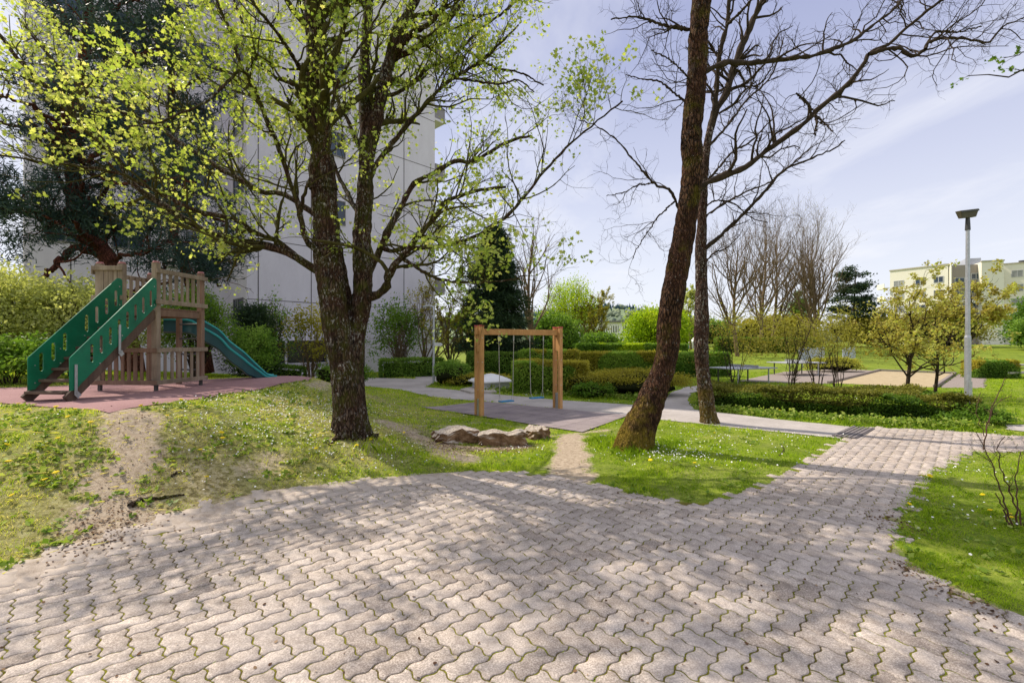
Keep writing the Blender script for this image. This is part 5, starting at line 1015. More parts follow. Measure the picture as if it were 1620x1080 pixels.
for (x, y), h in ((A_, 2.6), (B_, 2.62), (C_, 2.58), (D_, 2.55), (A2_, 2.6)):
    foot = (x, y) != A2_
    p = MB().post(x, y, zp+(.13 if foot else 1.55), zp+h, .11, .11).build('post', W_GREY if y < 10 else W_RED, tw, .006)
    if foot: MB().post(x, y, zp-.06, zp+.135, .055, .055).build('metal_foot', M_DKM, p)
    MB().cyl((x, y, zp+h), (x, y, zp+h+.035), .07, .05, 12).build('cap', M_PCAP, p)
def guard(p, q, z0, z1, n, out, name='guard_rail', rails=True, w=.075, m=W_GREY, m2=W_GREY):
    p = np.array(p); q = np.array(q); d = q-p; L = np.linalg.norm(d); u = d/L; o = np.array(out, float)
    b = MB()
    for z in (z0, z1): b.bar((*(p-u*.09+o*.09), z), (*(q+u*.09+o*.09), z), .035, .09)
    g = b.build(name, m, tw, .005)
    for i in range(n):
        c = p+u*(L*(i+.9)/(n+.8))+o*.055
        MB().post(c[0], c[1], z0-.04, z1+.035, w*(.95+.1*((i*7) % 3-1)), .022, u).build('slat', m2, g, .004)
    return g
OB = (1, -.08); OA = (0, -1)
guard(B_, C_, zp+1.82, zp+2.45, 7, nrm(np.array([1, -.083]))); guard(B_, C_, zp+.17, zp+.83, 6, nrm(np.array([1, -.083])), m2=W_GREY)
guard(A_, B_, zp+.17, zp+.83, 8, OA, m=W_RED, m2=W_RED); guard(A_, A2_, zp+1.9, zp+2.5, 4, OA, w=.085); guard(A_, D_, zp+1.82, zp+2.42, 7, (-1, .05))
d = MB()
for i in range(8):
    t = i/8+.06; d.bar((A_[0]+.0+t*.1, A_[1]+1.2*t, zp+1.69), (B_[0]+.1*t, B_[1]+1.2*t, zp+1.69), .135, .035)
d.build('deck', W_RED, tw, .003)
bm_ = MB(); bm_.bar((*B_, zp+1.6), (*C_, zp+1.6), .05, .13); bm_.bar((*A_, zp+1.6), (*D_, zp+1.6), .05, .13); bm_.bar((*D_, zp+1.602), (*C_, zp+1.602), .05, .13); bm_.bar((*A_, zp+1.602), (*B_, zp+1.602), .05, .13); bm_.build('deck_beams', W_RED, tw, .004)
MB().post(-7.86, 10.82, zp-.03, zp+1.66, .09, .09).build('ladder_post', W_RED, tw, .005)
for z in (.35, .71, 1.07, 1.41): MB().cyl((-7.86, 10.80, zp+z), (C_[0], C_[1]+.03, zp+z), .018).build('rung', M_DKM, tw)
S0, S1_ = np.array([-7.44, 7.66]), np.array([-7.30, 9.36]); L0, L1 = np.array([-8.22, 7.74]), np.array([-8.0, 9.36])
for p, q in ((S0, S1_), (L0, L1)): MB().bar((*p, zp+.02), (*q, zp+1.60), .055, .17).build('stair_stringer', W_DK, tw, .005)
for i in range(8):
    t = (i+.25)/8.3; a = S0*(1-t)+S1_*t; b = L0*(1-t)+L1*t; z = zp+.10+1.58*t*.98
    MB().bar((a[0]-.03, a[1], z), (b[0]+.03, b[1], z), .20, .045).build('step', W_DK, tw, .004)
def panel(p, q, side, nslots, name='side_panel'):
    L = np.linalg.norm(q-p); cu = bpy.data.curves.new('c', 'CURVE'); cu.dimensions = '2D'; cu.fill_mode = 'BOTH'; cu.extrude = .009
    def sp(pts):
        s = cu.splines.new('POLY'); s.points.add(len(pts)-1); s.use_cyclic_u = True
        for k, (a, b) in enumerate(pts): s.points[k].co = (a, b, 0, 1)
    sl = 1.53/L
    def rc(c, r, a0, a1, n=5): return [(c[0]+r*math.cos(math.radians(a0+(a1-a0)*i/n)), c[1]+r*math.sin(math.radians(a0+(a1-a0)*i/n))) for i in range(n+1)]
    sp([(.0, .18), (.10, .19), (.18, .28)]+[(L, 1.74)]+rc((L-.07, 2.22), .07, 0, 130)+rc((.08, .70), .08, 130, 180)[0:])
    for i in range(nslots):
        if nslots == 9 and i in (0,) or nslots == 8 and i == 3: continue
        x = L*(.12+.80*i/(nslots-1)); zc_ = .47+sl*x; r = .033; h = .125
        sp(rc((x, zc_+h), r, 0, 180)+rc((x, zc_-h), r, 180, 360))
    t = bpy.data.objects.new('t', cu); COL.objects.link(t); bpy.context.view_layer.update(); me = bpy.data.meshes.new_from_object(t.evaluated_get(bpy.context.evaluated_depsgraph_get())); bpy.data.objects.remove(t)
    u = (q-p)/L; n = np.array([u[1], -u[0]])*side
    for v in me.vertices:
        a, b, c = v.co; w = p+u*a+n*(.045+c); v.co = (w[0], w[1], zp+b)
    me.name = name; o = obj(name, me, M_GREENP, tw); return o
pr1 = panel(S0, S1_, 1, 9); pr2 = panel(L0, L1, 1, 8)
def strap(s, z0, z1, par):
    u = (S1_-S0)/np.linalg.norm(S1_-S0); c = S0+u*s; n = np.array([u[1], -u[0]])
    c = c+n*.066; b = MB(); b.post(c[0], c[1], zp+z0, zp+z1, .045, .008, u); b.bar((c[0], c[1], zp+z0+.02), (c[0]+u[0]*.06, c[1]+u[1]*.06, zp+z0-.05), .008, .08); b.build('bracket', M_GALV, par)
def bolts(p, q, side, par):
    u = (q-p)/np.linalg.norm(q-p); L = np.linalg.norm(q-p); n = np.array([u[1], -u[0]])*side; b = MB()
    for t, z in ((.06, .30), (.06, .60), (.30, .62), (.30, .88), (.55, .83), (.55, 1.12), (.80, 1.05), (.80, 1.60), (.96, 1.75), (.96, 2.12)):
        c = p+u*L*t; b.cyl((*(c+n*.050), zp+z), (*(c+n*.062), zp+z), .011, n=8)
    b.build('bolts', M_GALV, par)
bolts(S0, S1_, 1, pr1); bolts(L0, L1, 1, pr2)
strap(.09, .12, .62, pr1); strap(.88, .80, 1.32, pr1)
# slide
SP = [(296, 11.05, 1.70), (310, 11.15, 1.62), (324, 11.25, 1.49), (347, 11.45, 1.28), (364, 11.6, 1.0), (385, 11.75, .74), (400, 11.9, .5), (412, 12.0, .31), (422, 12.1, .15), (432, 12.2, .09), (438, 12.24, .085)]
c3 = np.array([((px-CX)/F*D, D, zp+z) for px, D, z in SP]); c3 = np.vstack([[c3[0]+(-.42, -.2, .01)], c3]); c3 = smooth_line(c3, 40); K = 40
uu = nrm(c3[-1, :2]-c3[0, :2]); vv_ = np.array([-uu[1], uu[0]]); ts = np.linspace(0, 1, K); wh = np.where(ts < .7, .46, .46-.39*(ts-.7)/.3); wd = .52
prof = lambda w: [(0, 0), (0, -w), (.05, -w-.03), (wd/2, -w-.05), (wd-.05, -w-.03), (wd, -w), (wd, 0), (wd-.03, 0), (wd-.04, -w+.02), (wd/2, -w-.01), (.04, -w+.02), (.03, 0)]
vs = []
for k in range(K):
    for a, b in prof(wh[k]): vs.append((c3[k, 0]+vv_[0]*a, c3[k, 1]+vv_[1]*a, c3[k, 2]+b+.0))
P12 = 12; fs = [(k*P12+j, k*P12+(j+1) % P12, (k+1)*P12+(j+1) % P12, (k+1)*P12+j) for k in range(K-1) for j in range(P12)]+[tuple(range(P12))[::-1], tuple((K-1)*P12+j for j in range(P12))]
sb = MB().add(vs, fs).build('slide', M_SLIDE, tw, smooth=False)
for off in (0, wd): 
    e = c3.copy(); e[:, :2] += vv_*(off+(-.012 if off == 0 else .012)); obj('slide_edge', tubes_mesh('slide_edge', [(e[None], np.full((1, K), .024), 8)]), M_SLIDEE, sb)
e = c3.copy(); e[:, :2] += vv_*-.012; e[:, 2] -= wh*.38; obj('slide_rib', tubes_mesh('slide_rib', [(e[None], np.full((1, K), .032), 6)]), M_SLIDEE, sb)

# ---------------- swing
LA, RB = np.array([-.88, 12.3]), np.array([1.37, 13.75]); u = nrm(RB-LA); v = np.array([-u[1], u[0]])
sw = thing('swing_frame', 'light wooden swing frame with two blue seats and red post caps', 'swing', (*(LA+RB)/2, 0))
for P_ in (LA, RB):
    for s in (-1, 1):
        c = P_+v*s*.125; z0 = float(H(*c)); p = MB().post(c[0], c[1], z0-.02, 2.40, .115, .09, u).build('post', W_LARCH, sw, .006)
        MB().post(c[0], c[1], 2.40, 2.435, .135, .10, u).build('cap', M_CAP, p, .008)
        for z in (.7, 1.45, 2.1): MB().cyl((*(c-v*.05), z), (*(c+v*.05), z), .012, n=8).build('bolt', M_GALV, p)
    MB().post(P_[0], P_[1], 1.72, 2.17, .08, .155, u).build('spacer_block', W_LARCH, sw, .004)
    MB().post(P_[0], P_[1], -.02, .46, .06, .155, u).build('metal_shoe', M_GALV, sw)
a = LA-u*.10; b = RB+u*.06; MB().bar((*a, 2.26), (*b, 2.26), .15, .16).build('beam', W_LARCH, sw, .006)
for px, D, z, hw in ((801, 12.77, .34, .22), (849, 13.37, .36, .22)):
    c = np.array([(px-CX)/F*D, D]); st = MB(); st.bar((*(c-u*hw), z), (*(c+u*hw), z), .17, .035); so = st.build('swing_seat', M_BLUE, sw, .012)
    for s in (-1, 1):
        t = c+u*s*.245; g = c+u*s*.2; bt_ = MB(); bt_.cyl((*t, 2.02), (*t, 2.19), .018, n=8); bt_.build('hanger', M_GALV, sw)
        tp = np.array([*t, 2.03]); md = np.array([*(c+u*s*.215), z+.22]); R = MB(); R.cyl(tp, md, .010, n=8)
        for q_ in (-1, 1): R.cyl(md, (*(g+v*q_*.07), z+.015), .006, n=6)
        R.build('rope', M_ROPE, sw)

# ---------------- sandstone blocks
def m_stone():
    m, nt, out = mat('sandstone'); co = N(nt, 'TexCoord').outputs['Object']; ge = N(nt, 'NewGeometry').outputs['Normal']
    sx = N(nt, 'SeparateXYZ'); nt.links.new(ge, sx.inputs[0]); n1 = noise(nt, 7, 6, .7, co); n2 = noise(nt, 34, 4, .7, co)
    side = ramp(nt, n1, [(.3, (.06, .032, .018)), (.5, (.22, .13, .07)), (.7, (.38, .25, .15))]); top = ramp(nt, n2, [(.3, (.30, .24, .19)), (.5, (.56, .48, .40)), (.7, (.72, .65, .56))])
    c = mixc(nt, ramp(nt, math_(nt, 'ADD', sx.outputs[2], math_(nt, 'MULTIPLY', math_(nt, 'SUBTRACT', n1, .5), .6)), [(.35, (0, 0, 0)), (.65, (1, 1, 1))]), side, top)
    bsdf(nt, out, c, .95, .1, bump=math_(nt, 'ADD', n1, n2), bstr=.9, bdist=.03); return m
M_STONE = m_stone()
def block(lab, px0, px1, pyb, h, dep, seed, yaw, hump):
    g0, g1 = G(px0, pyb), G(px1, pyb); c = (g0+g1)/2; L = np.linalg.norm(g1-g0)
    t = bmesh.new(); bmesh.ops.create_cube(t, size=1); bmesh.ops.subdivide_edges(t, edges=t.edges, cuts=9, use_grid_fill=True)
    for w in t.verts:
        x, y, z = w.co; top = max(0, z+.5)
        nx_ = x*L*(1+.05*math.sin(7*z+seed)); ny_ = y*dep*(1+.10*math.sin(5*x+seed))+.02*math.sin(9*x+seed*2+z*4); nz = (z+.5)*h*(1+hump*math.cos(x*3.1)*(1 if z > 0 else 0)+.09*math.sin(x*9+seed)+.08*math.sin(y*8+x*14)+.05*math.sin(31*x+23*y))
        k = 1+.05*math.sin(17*x+11*y+13*z+seed); w.co = Vector((nx_*k, ny_*k, nz-.05))
    me = bpy.data.meshes.new('stone_block'); t.to_mesh(me); t.free()
    for pgn in me.polygons: pgn.use_smooth = False
    o = obj('stone_block', me, M_STONE, label=lab, category='stone block'); o.location = c+np.array([0, dep*.45, 0]); o.rotation_euler = (0, 0, yaw+math.atan2(g1[1]-g0[1], g1[0]-g0[0])); m = o.modifiers.new('b', 'BEVEL'); m.width = .012
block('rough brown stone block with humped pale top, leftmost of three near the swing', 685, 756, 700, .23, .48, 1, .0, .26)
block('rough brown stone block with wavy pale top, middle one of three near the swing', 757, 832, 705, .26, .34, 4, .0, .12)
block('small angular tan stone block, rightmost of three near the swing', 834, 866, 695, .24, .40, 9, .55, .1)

# ---------------- lamps
def add(o, **k):
    for a, b in k.items(): o[a] = b
g = G(1531, 666); rl = thing('street_lamp', 'tall grey lamp post with dark slanted lamp head on the right', 'street lamp', g)
MB().cyl(g+(0, 0, -.05), g+(0, 0, .05), .30, .29, 28).build('concrete_base', m_simple('concrete', (.36, .32, .28), (.48, .44, .39), 9, .9), rl)
MB().cyl(g+(0, 0, .05), g+(0, 0, 2.1), .066, .066, 20).cyl(g+(0, 0, 2.1), g+(0, 0, 2.16), .066, .052, 20).cyl(g+(0, 0, 2.16), g+(0, 0, 4.85), .051, .040, 20).build('pole', M_GALV, rl, smooth=False)
MB().cyl(g+(0, 0, 4.80), g+(0, 0, 5.12), .055, .042, 16).build('collar', M_DKM, rl)
hb = MB(); cz = g+(0, 0, 5.22); hb.add([cz+p for p in [(-.20, -.06, -.14), (.17, -.05, -.09), (.19, .07, -.08), (-.18, .06, -.12), (-.26, -.09, .05), (.22, -.07, .11), (.25, .10, .12), (-.24, .09, .07)]], [(3, 2, 1, 0), (4, 5, 6, 7), (0, 1, 5, 4), (1, 2, 6, 5), (2, 3, 7, 6), (3, 0, 4, 7)])
lh = hb.build('lamp_head', m_simple('olive_metal', (.06, .052, .03), (.10, .085, .05), 9, .5, .4), rl, .01)
hb = MB(); hb.add([cz+p for p in [(-.245, -.098, .0), (.21, -.078, .05), (.218, -.082, .085), (-.25, -.10, .035)]]+[cz+np.array(p)+(0, .01, 0) for p in [(-.245, -.098, .0), (.21, -.078, .05), (.218, -.082, .085), (-.25, -.10, .035)]], [(0, 1, 2, 3), (7, 6, 5, 4), (0, 4, 5, 1), (1, 5, 6, 2), (2, 6, 7, 3), (3, 7, 4, 0)]); hb.build('trim', M_DKM, lh)
MB().box(g+(-.04, -.078, .62), g+(.04, -.06, 1.0)).build('access_door', M_GALV, rl)
g = G(686, 606); ll = thing('street_lamp', 'slim grey lamp post with short arm and a white arrow sign, by the path bend', 'street lamp', g); zt = g[2]+3.72
P_ = smooth_line([g+(0, 0, 0), g+(0, 0, 2), (g[0], g[1], zt-.25), (g[0]-.06, g[1], zt-.04), (g[0]-.2, g[1], zt), (g[0]-.33, g[1], zt-.01)], 40); obj('pole', tubes_mesh('pole', [(P_[None], np.linspace(.062, .04, 40)[None], 12)]), M_GALV, ll)
MB().bar((g[0]-.26, g[1], zt+.01), (g[0]-.5, g[1], zt-.05), .16, .08).build('lamp_head', M_GALV, ll, .02)
M_WH = m_simple('white_enamel', (.80, .79, .78), (.70, .69, .69), 6, .4); zs = g[2]+(606-544)/F*g[1]-.02; yy = g[1]-.07
sg = MB(); n_ = 6; pts = [(.05, -.075), (.36, -.075), (.43, -.02), (.43, .02), (.36, .075), (.05, .075)]
sg.add([(g[0]+a, yy, zs+b) for a, b in pts]+[(g[0]+a, yy+.015, zs+b) for a, b in pts], [tuple(range(6)), tuple(range(11, 5, -1))]+[(k, (k+1) % 6, 6+(k+1) % 6, 6+k) for k in range(6)]); so = sg.build('sign', M_WH, ll)
lt = MB(); r = random.Random(4); x = .075
for k in range(9):      # the worn lettering: a thin dark line of small strokes, unreadable in the photo
    hgt = .028 if k else .04; lt.box((g[0]+x, yy-.004, zs-.02), (g[0]+x+.008, yy-.001, zs-.02+hgt)); lt.box((g[0]+x+.009, yy-.004, zs-.02+hgt*.4), (g[0]+x+.019, yy-.001, zs-.02+hgt*.6)); x += .034 if k else .045
lt.build('lettering', M_DKM, so)

# ---------------- tower block
M_WALL = m_simple('rendered_wall', (.74, .70, .77), (.66, .62, .685), 1.6, .9, .15, bstr=.3, detail=8, vscale=(1, 1, .35)); M_SEAM = m_simple('panel_seam', (.10, .09, .10), (.14, .12, .13), 5, .9); M_FRAME = m_simple('window_frame', (.22, .21, .22), (.16, .15, .16), 9, .5)
def m_glass(name, c, rough=.08):
    m, nt, out = mat(name); n1 = noise(nt, .7, 3, .5); bsdf(nt, out, ramp(nt, n1, [(.4, c), (.6, tuple(1.8*a for a in c))]), rough, .6, 0); return m
M_GL = m_glass('dark_glass', (.02, .035, .06)); U = nrm(np.array([.68, .73])); Nf = np.array([U[1], -U[0]])
P1 = np.array([-14.3, 24.7]); PE = P1+U*12.6; P0_ = P1-np.array([Nf[0], Nf[1]])*3.0; PL = P0_-U*8.2; back = -Nf*13
tb_ = thing('tower_block', 'tall pale lavender-grey residential tower block behind the big maple', 'building', (*PL, 0)); HB = 28.4
MB().prism([PL, P0_, P1, PE, PE+back+Nf*0, PL+back*.8], -.5, HB).build('wall', M_WALL, tb_)
def onwall(b, o, u, n, s0, s1, z0, z1, d0, d1):
    a = o+u*s0; c = o+u*s1; pts = [a+n*d0, c+n*d0, c+n*d1, a+n*d1]; return b.prism(pts, z0, z1)
def window(par, o, u, n, s0, s1, z0, z1, fr=.07, mull=1, pane=M_GL, frame=M_FRAME):
    b = MB(); onwall(b, o, u, n, s0, s1, z0, z0+fr, .002, .07); onwall(b, o, u, n, s0, s1, z1-fr, z1, .002, .07); onwall(b, o, u, n, s0, s0+fr, z0+fr, z1-fr, .002, .068); onwall(b, o, u, n, s1-fr, s1, z0+fr, z1-fr, .002, .068)
    for k in range(mull): s = s0+(s1-s0)*(k+1)/(mull+1); onwall(b, o, u, n, s-fr/2, s+fr/2, z0+fr, z1-fr, .002, .064)
    w = b.build('window', frame, par); p = MB(); onwall(p, o, u, n, s0+fr, s1-fr, z0+fr, z1-fr, .004, .03); p.build('pane', pane, w); return w
s = MB()
for z in (4.28, 7.6, 11.1, 14.7, 18.2, 21.8, 25.3): onwall(s, P1, U, Nf, 0, 12.6, z, z+.035, .001, .012); onwall(s, PL, U, Nf, 0, 8.2, z-.7, z-.665, .001, .012)
for a in (.55, 3.45, 6.9, 9.9): onwall(s, P1, U, Nf, a, a+.045, .2 if a > 4 else 2.1, HB, .001, .014)
for a in (1.5, 4.5): onwall(s, PL, U, Nf, a, a+.045, .2, HB, .001, .014)
s.build('seams', M_SEAM, tb_)
fin = MB(); onwall(fin, PL, U, Nf, 5.2, 5.75, 6, HB-.1, .0, .5); fin.build('pilaster', m_simple('pale_render', (.62, .55, .50), (.52, .46, .43), 2, .9), tb_)
for z in (6.0, 10.0, 14.2, 18.6, 22.5): window(tb_, P1, U, Nf, 4.4, 5.6, z-.75, z+.75)
for z in (2.9, 6.6, 10.1, 13.6, 17.2, 20.8): window(tb_, P0_, nrm(P1-P0_), np.array([-U[0], -U[1]]), .9, 2.5, z, z+1.5, mull=1)
for z in (3.2, 6.7, 10.2, 13.7, 17.3, 20.9):
    for a in (.7, 3.0, 6.1): window(tb_, PL, U, Nf, a, a+1.3, z, z+1.4)
gf = MB(); onwall(gf, P1, U, Nf, .5, 6.6, .75, 2.05, .003, .02); gfo = gf.build('shop_window', m_glass('shop_glass', (.008, .009, .014), .15), tb_)
mm = MB()
for a in (.12, 1.95, 4.4, 6.35): onwall(mm, P1, U, Nf, a, a+(.42 if a < 1 else .12), .3, 2.05, .022, .08)
onwall(mm, P1, U, Nf, .55, 6.6, .66, .76, .022, .10); mm.build('frame', m_simple('light_frame', (.52, .50, .53), (.42, .40, .43), 4, .6), gfo)
rr = MB()
for a, b in ((.62, .85), (1.35, 1.55), (4.6, 5.1)): onwall(rr, P1, U, Nf, a, b, .78, 1.9 if a < 2 else 1.05, .024, .04)
rr.build('red_panel', m_simple('red_panel', (.30, .02, .03), (.22, .015, .02), 3, .5), gfo)
for z in (5.5, 9.8, 14.1, 18.4, 22.7):
    b = MB(); b.prism([PE, PE+U*.95, PE+U*.95-Nf*3, PE-Nf*3], z, z+.16); bo = b.build('balcony', M_WALL, tb_)
    b = MB(); b.prism([PE+U*.02+Nf*.0, PE+U*.95+Nf*.0, PE+U*.95-Nf*.05, PE+U*.02-Nf*.05], z+.162, z+1.1); b.prism([PE+U*.90-Nf*.06, PE+U*.95-Nf*.06, PE+U*.95-Nf*3, PE+U*.90-Nf*3], z+.162, z+1.1); b.build('parapet', m_simple('balcony_board', (.24, .22, .24), (.32, .29, .31), 3, .7) if 'balcony_board' not in bpy.data.materials else bpy.data.materials['balcony_board'], bo)

# ---------------- cream apartment block, far right
M_CR = m_simple('cream_render', (.85, .81, .69), (.81, .77, .65), .25, .85, .15, bstr=.1); M_BR = m_simple('taupe_board', (.36, .31, .27), (.30, .26, .23), .5, .8); zc_ = 17.9
def pw(px, D): return np.array([(px-CX)/F*D, D])
ya = thing('apartment_block', 'cream flat-roofed apartment block with dark window bands beyond the golden shrubs', 'building', (*pw(1500, 94.5), 0))
q0, q1, q2, q3, q4, q5 = pw(1408, 104), pw(1500, 95.2), pw(1553, 93.2), pw(1588, 92), pw(1588, 93.8), pw(1700, 88)
MB().prism([q0, q1, q1+(30, 30), q0+(29, 30)], 0, zc_).build('wall', M_CR, ya); MB().prism([q1+(.05, -.6), pw(1506, 94.6), pw(1506, 97), q1+(2, 8)], 0, zc_+.25).build('wall', M_CR, ya)
MB().prism([q2, q3, q3+(9, 20), q2+(9, 20)], 0, zc_+.25).build('wall', M_CR, ya); MB().prism([q4, q5, q5+(10, 25), q4+(3, 25)], 0, zc_-.2).build('wall', M_CR, ya)
rc0, rc1 = pw(1506, 95.8), pw(1553, 94.4); MB().prism([rc0, rc1, rc1+(6, 20), rc0+(6, 20)], 0, zc_).build('recessed_bay', M_BR, ya)
MB().prism([pw(1527, 97), pw(1552, 96), pw(1552, 96)+(4, 6), pw(1527, 97)+(4, 6)], zc_+.02, zc_+1.6).build('roof_hut', m_simple('zinc', (.36, .38, .42), (.44, .46, .5), .6, .5), ya)
for a, b in ((q0, q1), (q2, q3), (q4, q5)):
    uu_ = nrm(b-a); nn_ = np.array([uu_[1], -uu_[0]]); zt_ = zc_ if a is q0 else (zc_+.25 if a is q2 else zc_-.2); cp_ = MB(); cp_.prism([a+nn_*.15-uu_*.1, b+nn_*.15+uu_*.1, b-nn_*.3+uu_*.1, a-nn_*.3-uu_*.1], zt_+.003, zt_+.25); cp_.build('roof_edge', m_simple('roof_trim', (.42, .38, .28), (.5, .46, .36), .5, .7) if 'roof_trim' not in bpy.data.materials else bpy.data.materials['roof_trim'], ya)
M_WFR = m_simple('pale_frame', (.50, .50, .50), (.42, .42, .43), 2, .5); M_SH = m_simple('blind', (.36, .36, .36), (.28, .28, .28), .7, .7)
def fw(a, b, pxs, z0, z1, pane=M_GL, fr=.12):
    L = np.linalg.norm(b-a); uu_ = nrm(b-a); nn_ = np.array([uu_[1], -uu_[0]])
    def tt(px):      # where the ray through px meets the wall line
        k = (px-CX)/F; return (k*a[1]-a[0])/(uu_[0]-k*uu_[1])
    window(ya, a, uu_, nn_, tt(pxs[0]), tt(pxs[1]), z0, z1, fr, 1, pane, M_WFR)
for k in range(5):
    z = zc_-3.6-k*2.85
    fw(q0, q1, (1448, 1464), z, z+1.35, M_SH if k % 2 else M_GL); fw(q0, q1, (1477, 1493), z+.05, z+1.4, M_GL); fw(q0, q1, (1414, 1430), z-.05, z+1.3, M_SH)
    fw(rc0, rc1, (1510, 1526), z-.1, z+1.0, M_GL); fw(rc0, rc1, (1536, 1552), z+.5, z+1.8, M_GL); fw(q4, q5, (1600, 1619), z+.7, z+2.1, M_SH); fw(q4, q5, (1640, 1660), z+.7, z+2.1, M_SH)
    uu_ = nrm(rc1-rc0); nn_ = np.array([uu_[1], -uu_[0]]); b = MB(); onwall(b, rc0, uu_, nn_, .1, 5.8, z-1.5, z-.9, .05, .35); b.build('balcony_front', M_CR if k % 2 else M_BR, ya)
bl = MB()
for k in range(5): z = zc_-3.9-k*2.85; bl.prism([q0+(-1.1, .3), q0+(-.02, .05), q0+(.5, 3), q0+(-.6, 3)], z, z+.2); bl.prism([q0+(-1.1, .3), q0+(-1.0, .3), q0+(-.5, 3), q0+(-.6, 3)], z+.203, z+1.1)
bl.build('side_balconies', M_CR, ya); MB().cyl((*pw(1468, 99), zc_+.2), (*pw(1468, 99), zc_+1.7), .12, .08, 8).build('roof_vent', M_DKM, ya)
MB().cyl((*pw(1617, 93), zc_-.1), (*pw(1617, 93), zc_+.5), .5, .5, 10).build('roof_vent', M_DKM, ya)

# ---------------- white school
sc0, sc1 = pw(925, 76), pw(1100, 70); sl = thing('school_building', 'long low white two-storey school building beyond the hedges', 'building', (*sc0, 0)); uu_ = nrm(sc1-sc0); nn_ = np.array([uu_[1], -uu_[0]]); Ls = np.linalg.norm(sc1-sc0)
M_SW = m_simple('white_panel', (.95, .94, .92), (.90, .89, .87), .6, .7); MB().prism([sc0, sc1, sc1-nn_*9, sc0-nn_*9], -.5, 5.1).build('wall', M_SW, sl)
b = MB(); b.prism([sc0+nn_*.5-uu_*.4, sc1+nn_*.5+uu_*.4, sc1-nn_*9.4+uu_*.4, sc0-nn_*9.4-uu_*.4], 5.103, 5.35); b.build('roof', m_simple('flat_roof', (.20, .19, .19), (.28, .27, .26), .5, .8), sl)
for k in range(9): window(sl, sc0, uu_, nn_, .5+k*Ls/9.2, .5+(k+.8)*Ls/9.2, 3.25, 4.7, .16, 3, m_glass('school_glass', (.10, .10, .08)) if k == 0 else bpy.data.materials['school_glass'], M_SW); window(sl, sc0, uu_, nn_, .5+k*Ls/9.2, .5+(k+.8)*Ls/9.2, .5, 2.0, .12, 3, bpy.data.materials['school_glass'], M_SW)

# ---------------- hills
hx = np.linspace(-1500, 2200, 150); hy = np.concatenate([np.linspace(300, 780, 24), np.linspace(800, 1300, 8)]); X, Y = np.meshgrid(hx, hy)
def crest(x): px = CX+x/740*F; return np.interp(px, [-600, 600, 760, 880, 950, 985, 1020, 1060, 1100, 1180, 1400, 2400], [20, 30, 36, 46, 55, 52, 44, 36, 26, 16, 6, 4])*740/F*1.0
def HZ(x, y): return crest(x)*sst(330, 740, y)*(1-.3*sst(760, 1300, y))+.8*wave(x, y, .02, 3)
m, nt, out = mat('hillside'); n1 = noise(nt, .02, 5, .6); bsdf(nt, out, ramp(nt, n1, [(.4, (.16, .22, .14)), (.6, (.26, .32, .17))]), 1, 0)
i = np.arange(len(hy)-1)[:, None]*len(hx)+np.arange(len(hx)-1)[None]; q = np.stack([i, i+1, i+len(hx)+1, i+len(hx)], -1).reshape(-1, 4)
obj('hills', mesh_np('hills', np.stack([X, Y, HZ(X, Y)-1], -1), [q], smooth=True), m, kind='structure')
r8 = R_(400); n = 4200; x = r8.uniform(-300, 800, n); y = r8.uniform(400, 800, n); z = HZ(x, y); hh = r8.uniform(5, 11, n); vs = []; fs = []; at = []
con = wave(x, y, .03, 9)+.4*(y > 600) > .05
a = np.arange(6)*math.pi/3
for k in range(n):
    b0 = len(vs); rr_ = hh[k]*(.16 if con[k] else .38); lv = [(0, .0 if con[k] else .5), (.25, 1.), (.6, .62 if con[k] else .9)] 
    for f_, s_ in lv: 
        for t_ in a: vs.append((x[k]+math.cos(t_)*rr_*s_*(1+.3*math.sin(t_*2+k)), y[k]+math.sin(t_)*rr_*s_, z[k]-1+hh[k]*f_*(1 if con[k] else .7)))
    vs.append((x[k], y[k], z[k]-1+hh[k]*(1 if con[k] else .72)))
    for l in (0, 1):
        for j in range(6): fs.append((b0+l*6+j, b0+l*6+(j+1) % 6, b0+l*6+6+(j+1) % 6, b0+l*6+6+j))
    tip = b0+18
    for j in range(6): fs.append((b0+12+j, b0+12+(j+1) % 6, tip, tip))
    at += [(0.12 if con[k] else .75)+r8.normal(0, .1)]*19
f3 = np.array([f[:3] for f in fs if f[2] == f[3]]); f4 = np.array([f for f in fs if f[2] != f[3]])
m, nt, out = mat('far_wood'); av = N(nt, 'Attribute', attribute_name='v').outputs['Fac']; bsdf(nt, out, ramp(nt, av, [(0, (.035, .07, .09)), (.3, (.06, .10, .11)), (.7, (.19, .23, .16)), (1, (.27, .31, .17))]), 1, 0)  # aerial haze painted into the tree colours as a bluish, desaturated cast
obj('distant_wood', mesh_np('distant_wood', np.array(vs), [f4, f3], {'v': np.array(at)}), m, kind='stuff')

# ---------------- small things
M_TT = m_simple('table_top', (.42, .43, .46), (.34, .35, .38), 3, .45, .5); M_CONC = bpy.data.materials['concrete']
def tt_table(lab, cx, cy, yaw, zt_, L=2.75, Wd=1.55):
    z0 = float(H(cx, cy)); t = thing('table_tennis_table', lab, 'table', (cx, cy, z0), 'outdoor table tennis tables'); c, s = math.cos(yaw), math.sin(yaw); P = lambda a, b: (cx+a*c-b*s, cy+a*s+b*c)
    MB().bar((*P(-L/2, 0), zt_), (*P(L/2, 0), zt_), Wd, .06).build('tabletop', M_TT, t, .01)
    MB().bar((*P(0, -Wd/2-.08), zt_+.10), (*P(0, Wd/2+.08), zt_+.10), .012, .13).build('net', M_GALV, t)
    for a in (-1, 1):
        for b in (-1, 1): MB().cyl((*P(a*L*.36, b*Wd*.38), z0-.02), (*P(a*L*.36, b*Wd*.38), zt_-.03), .035, n=10).build('leg', M_DKM if b > 0 else M_GALV, t)
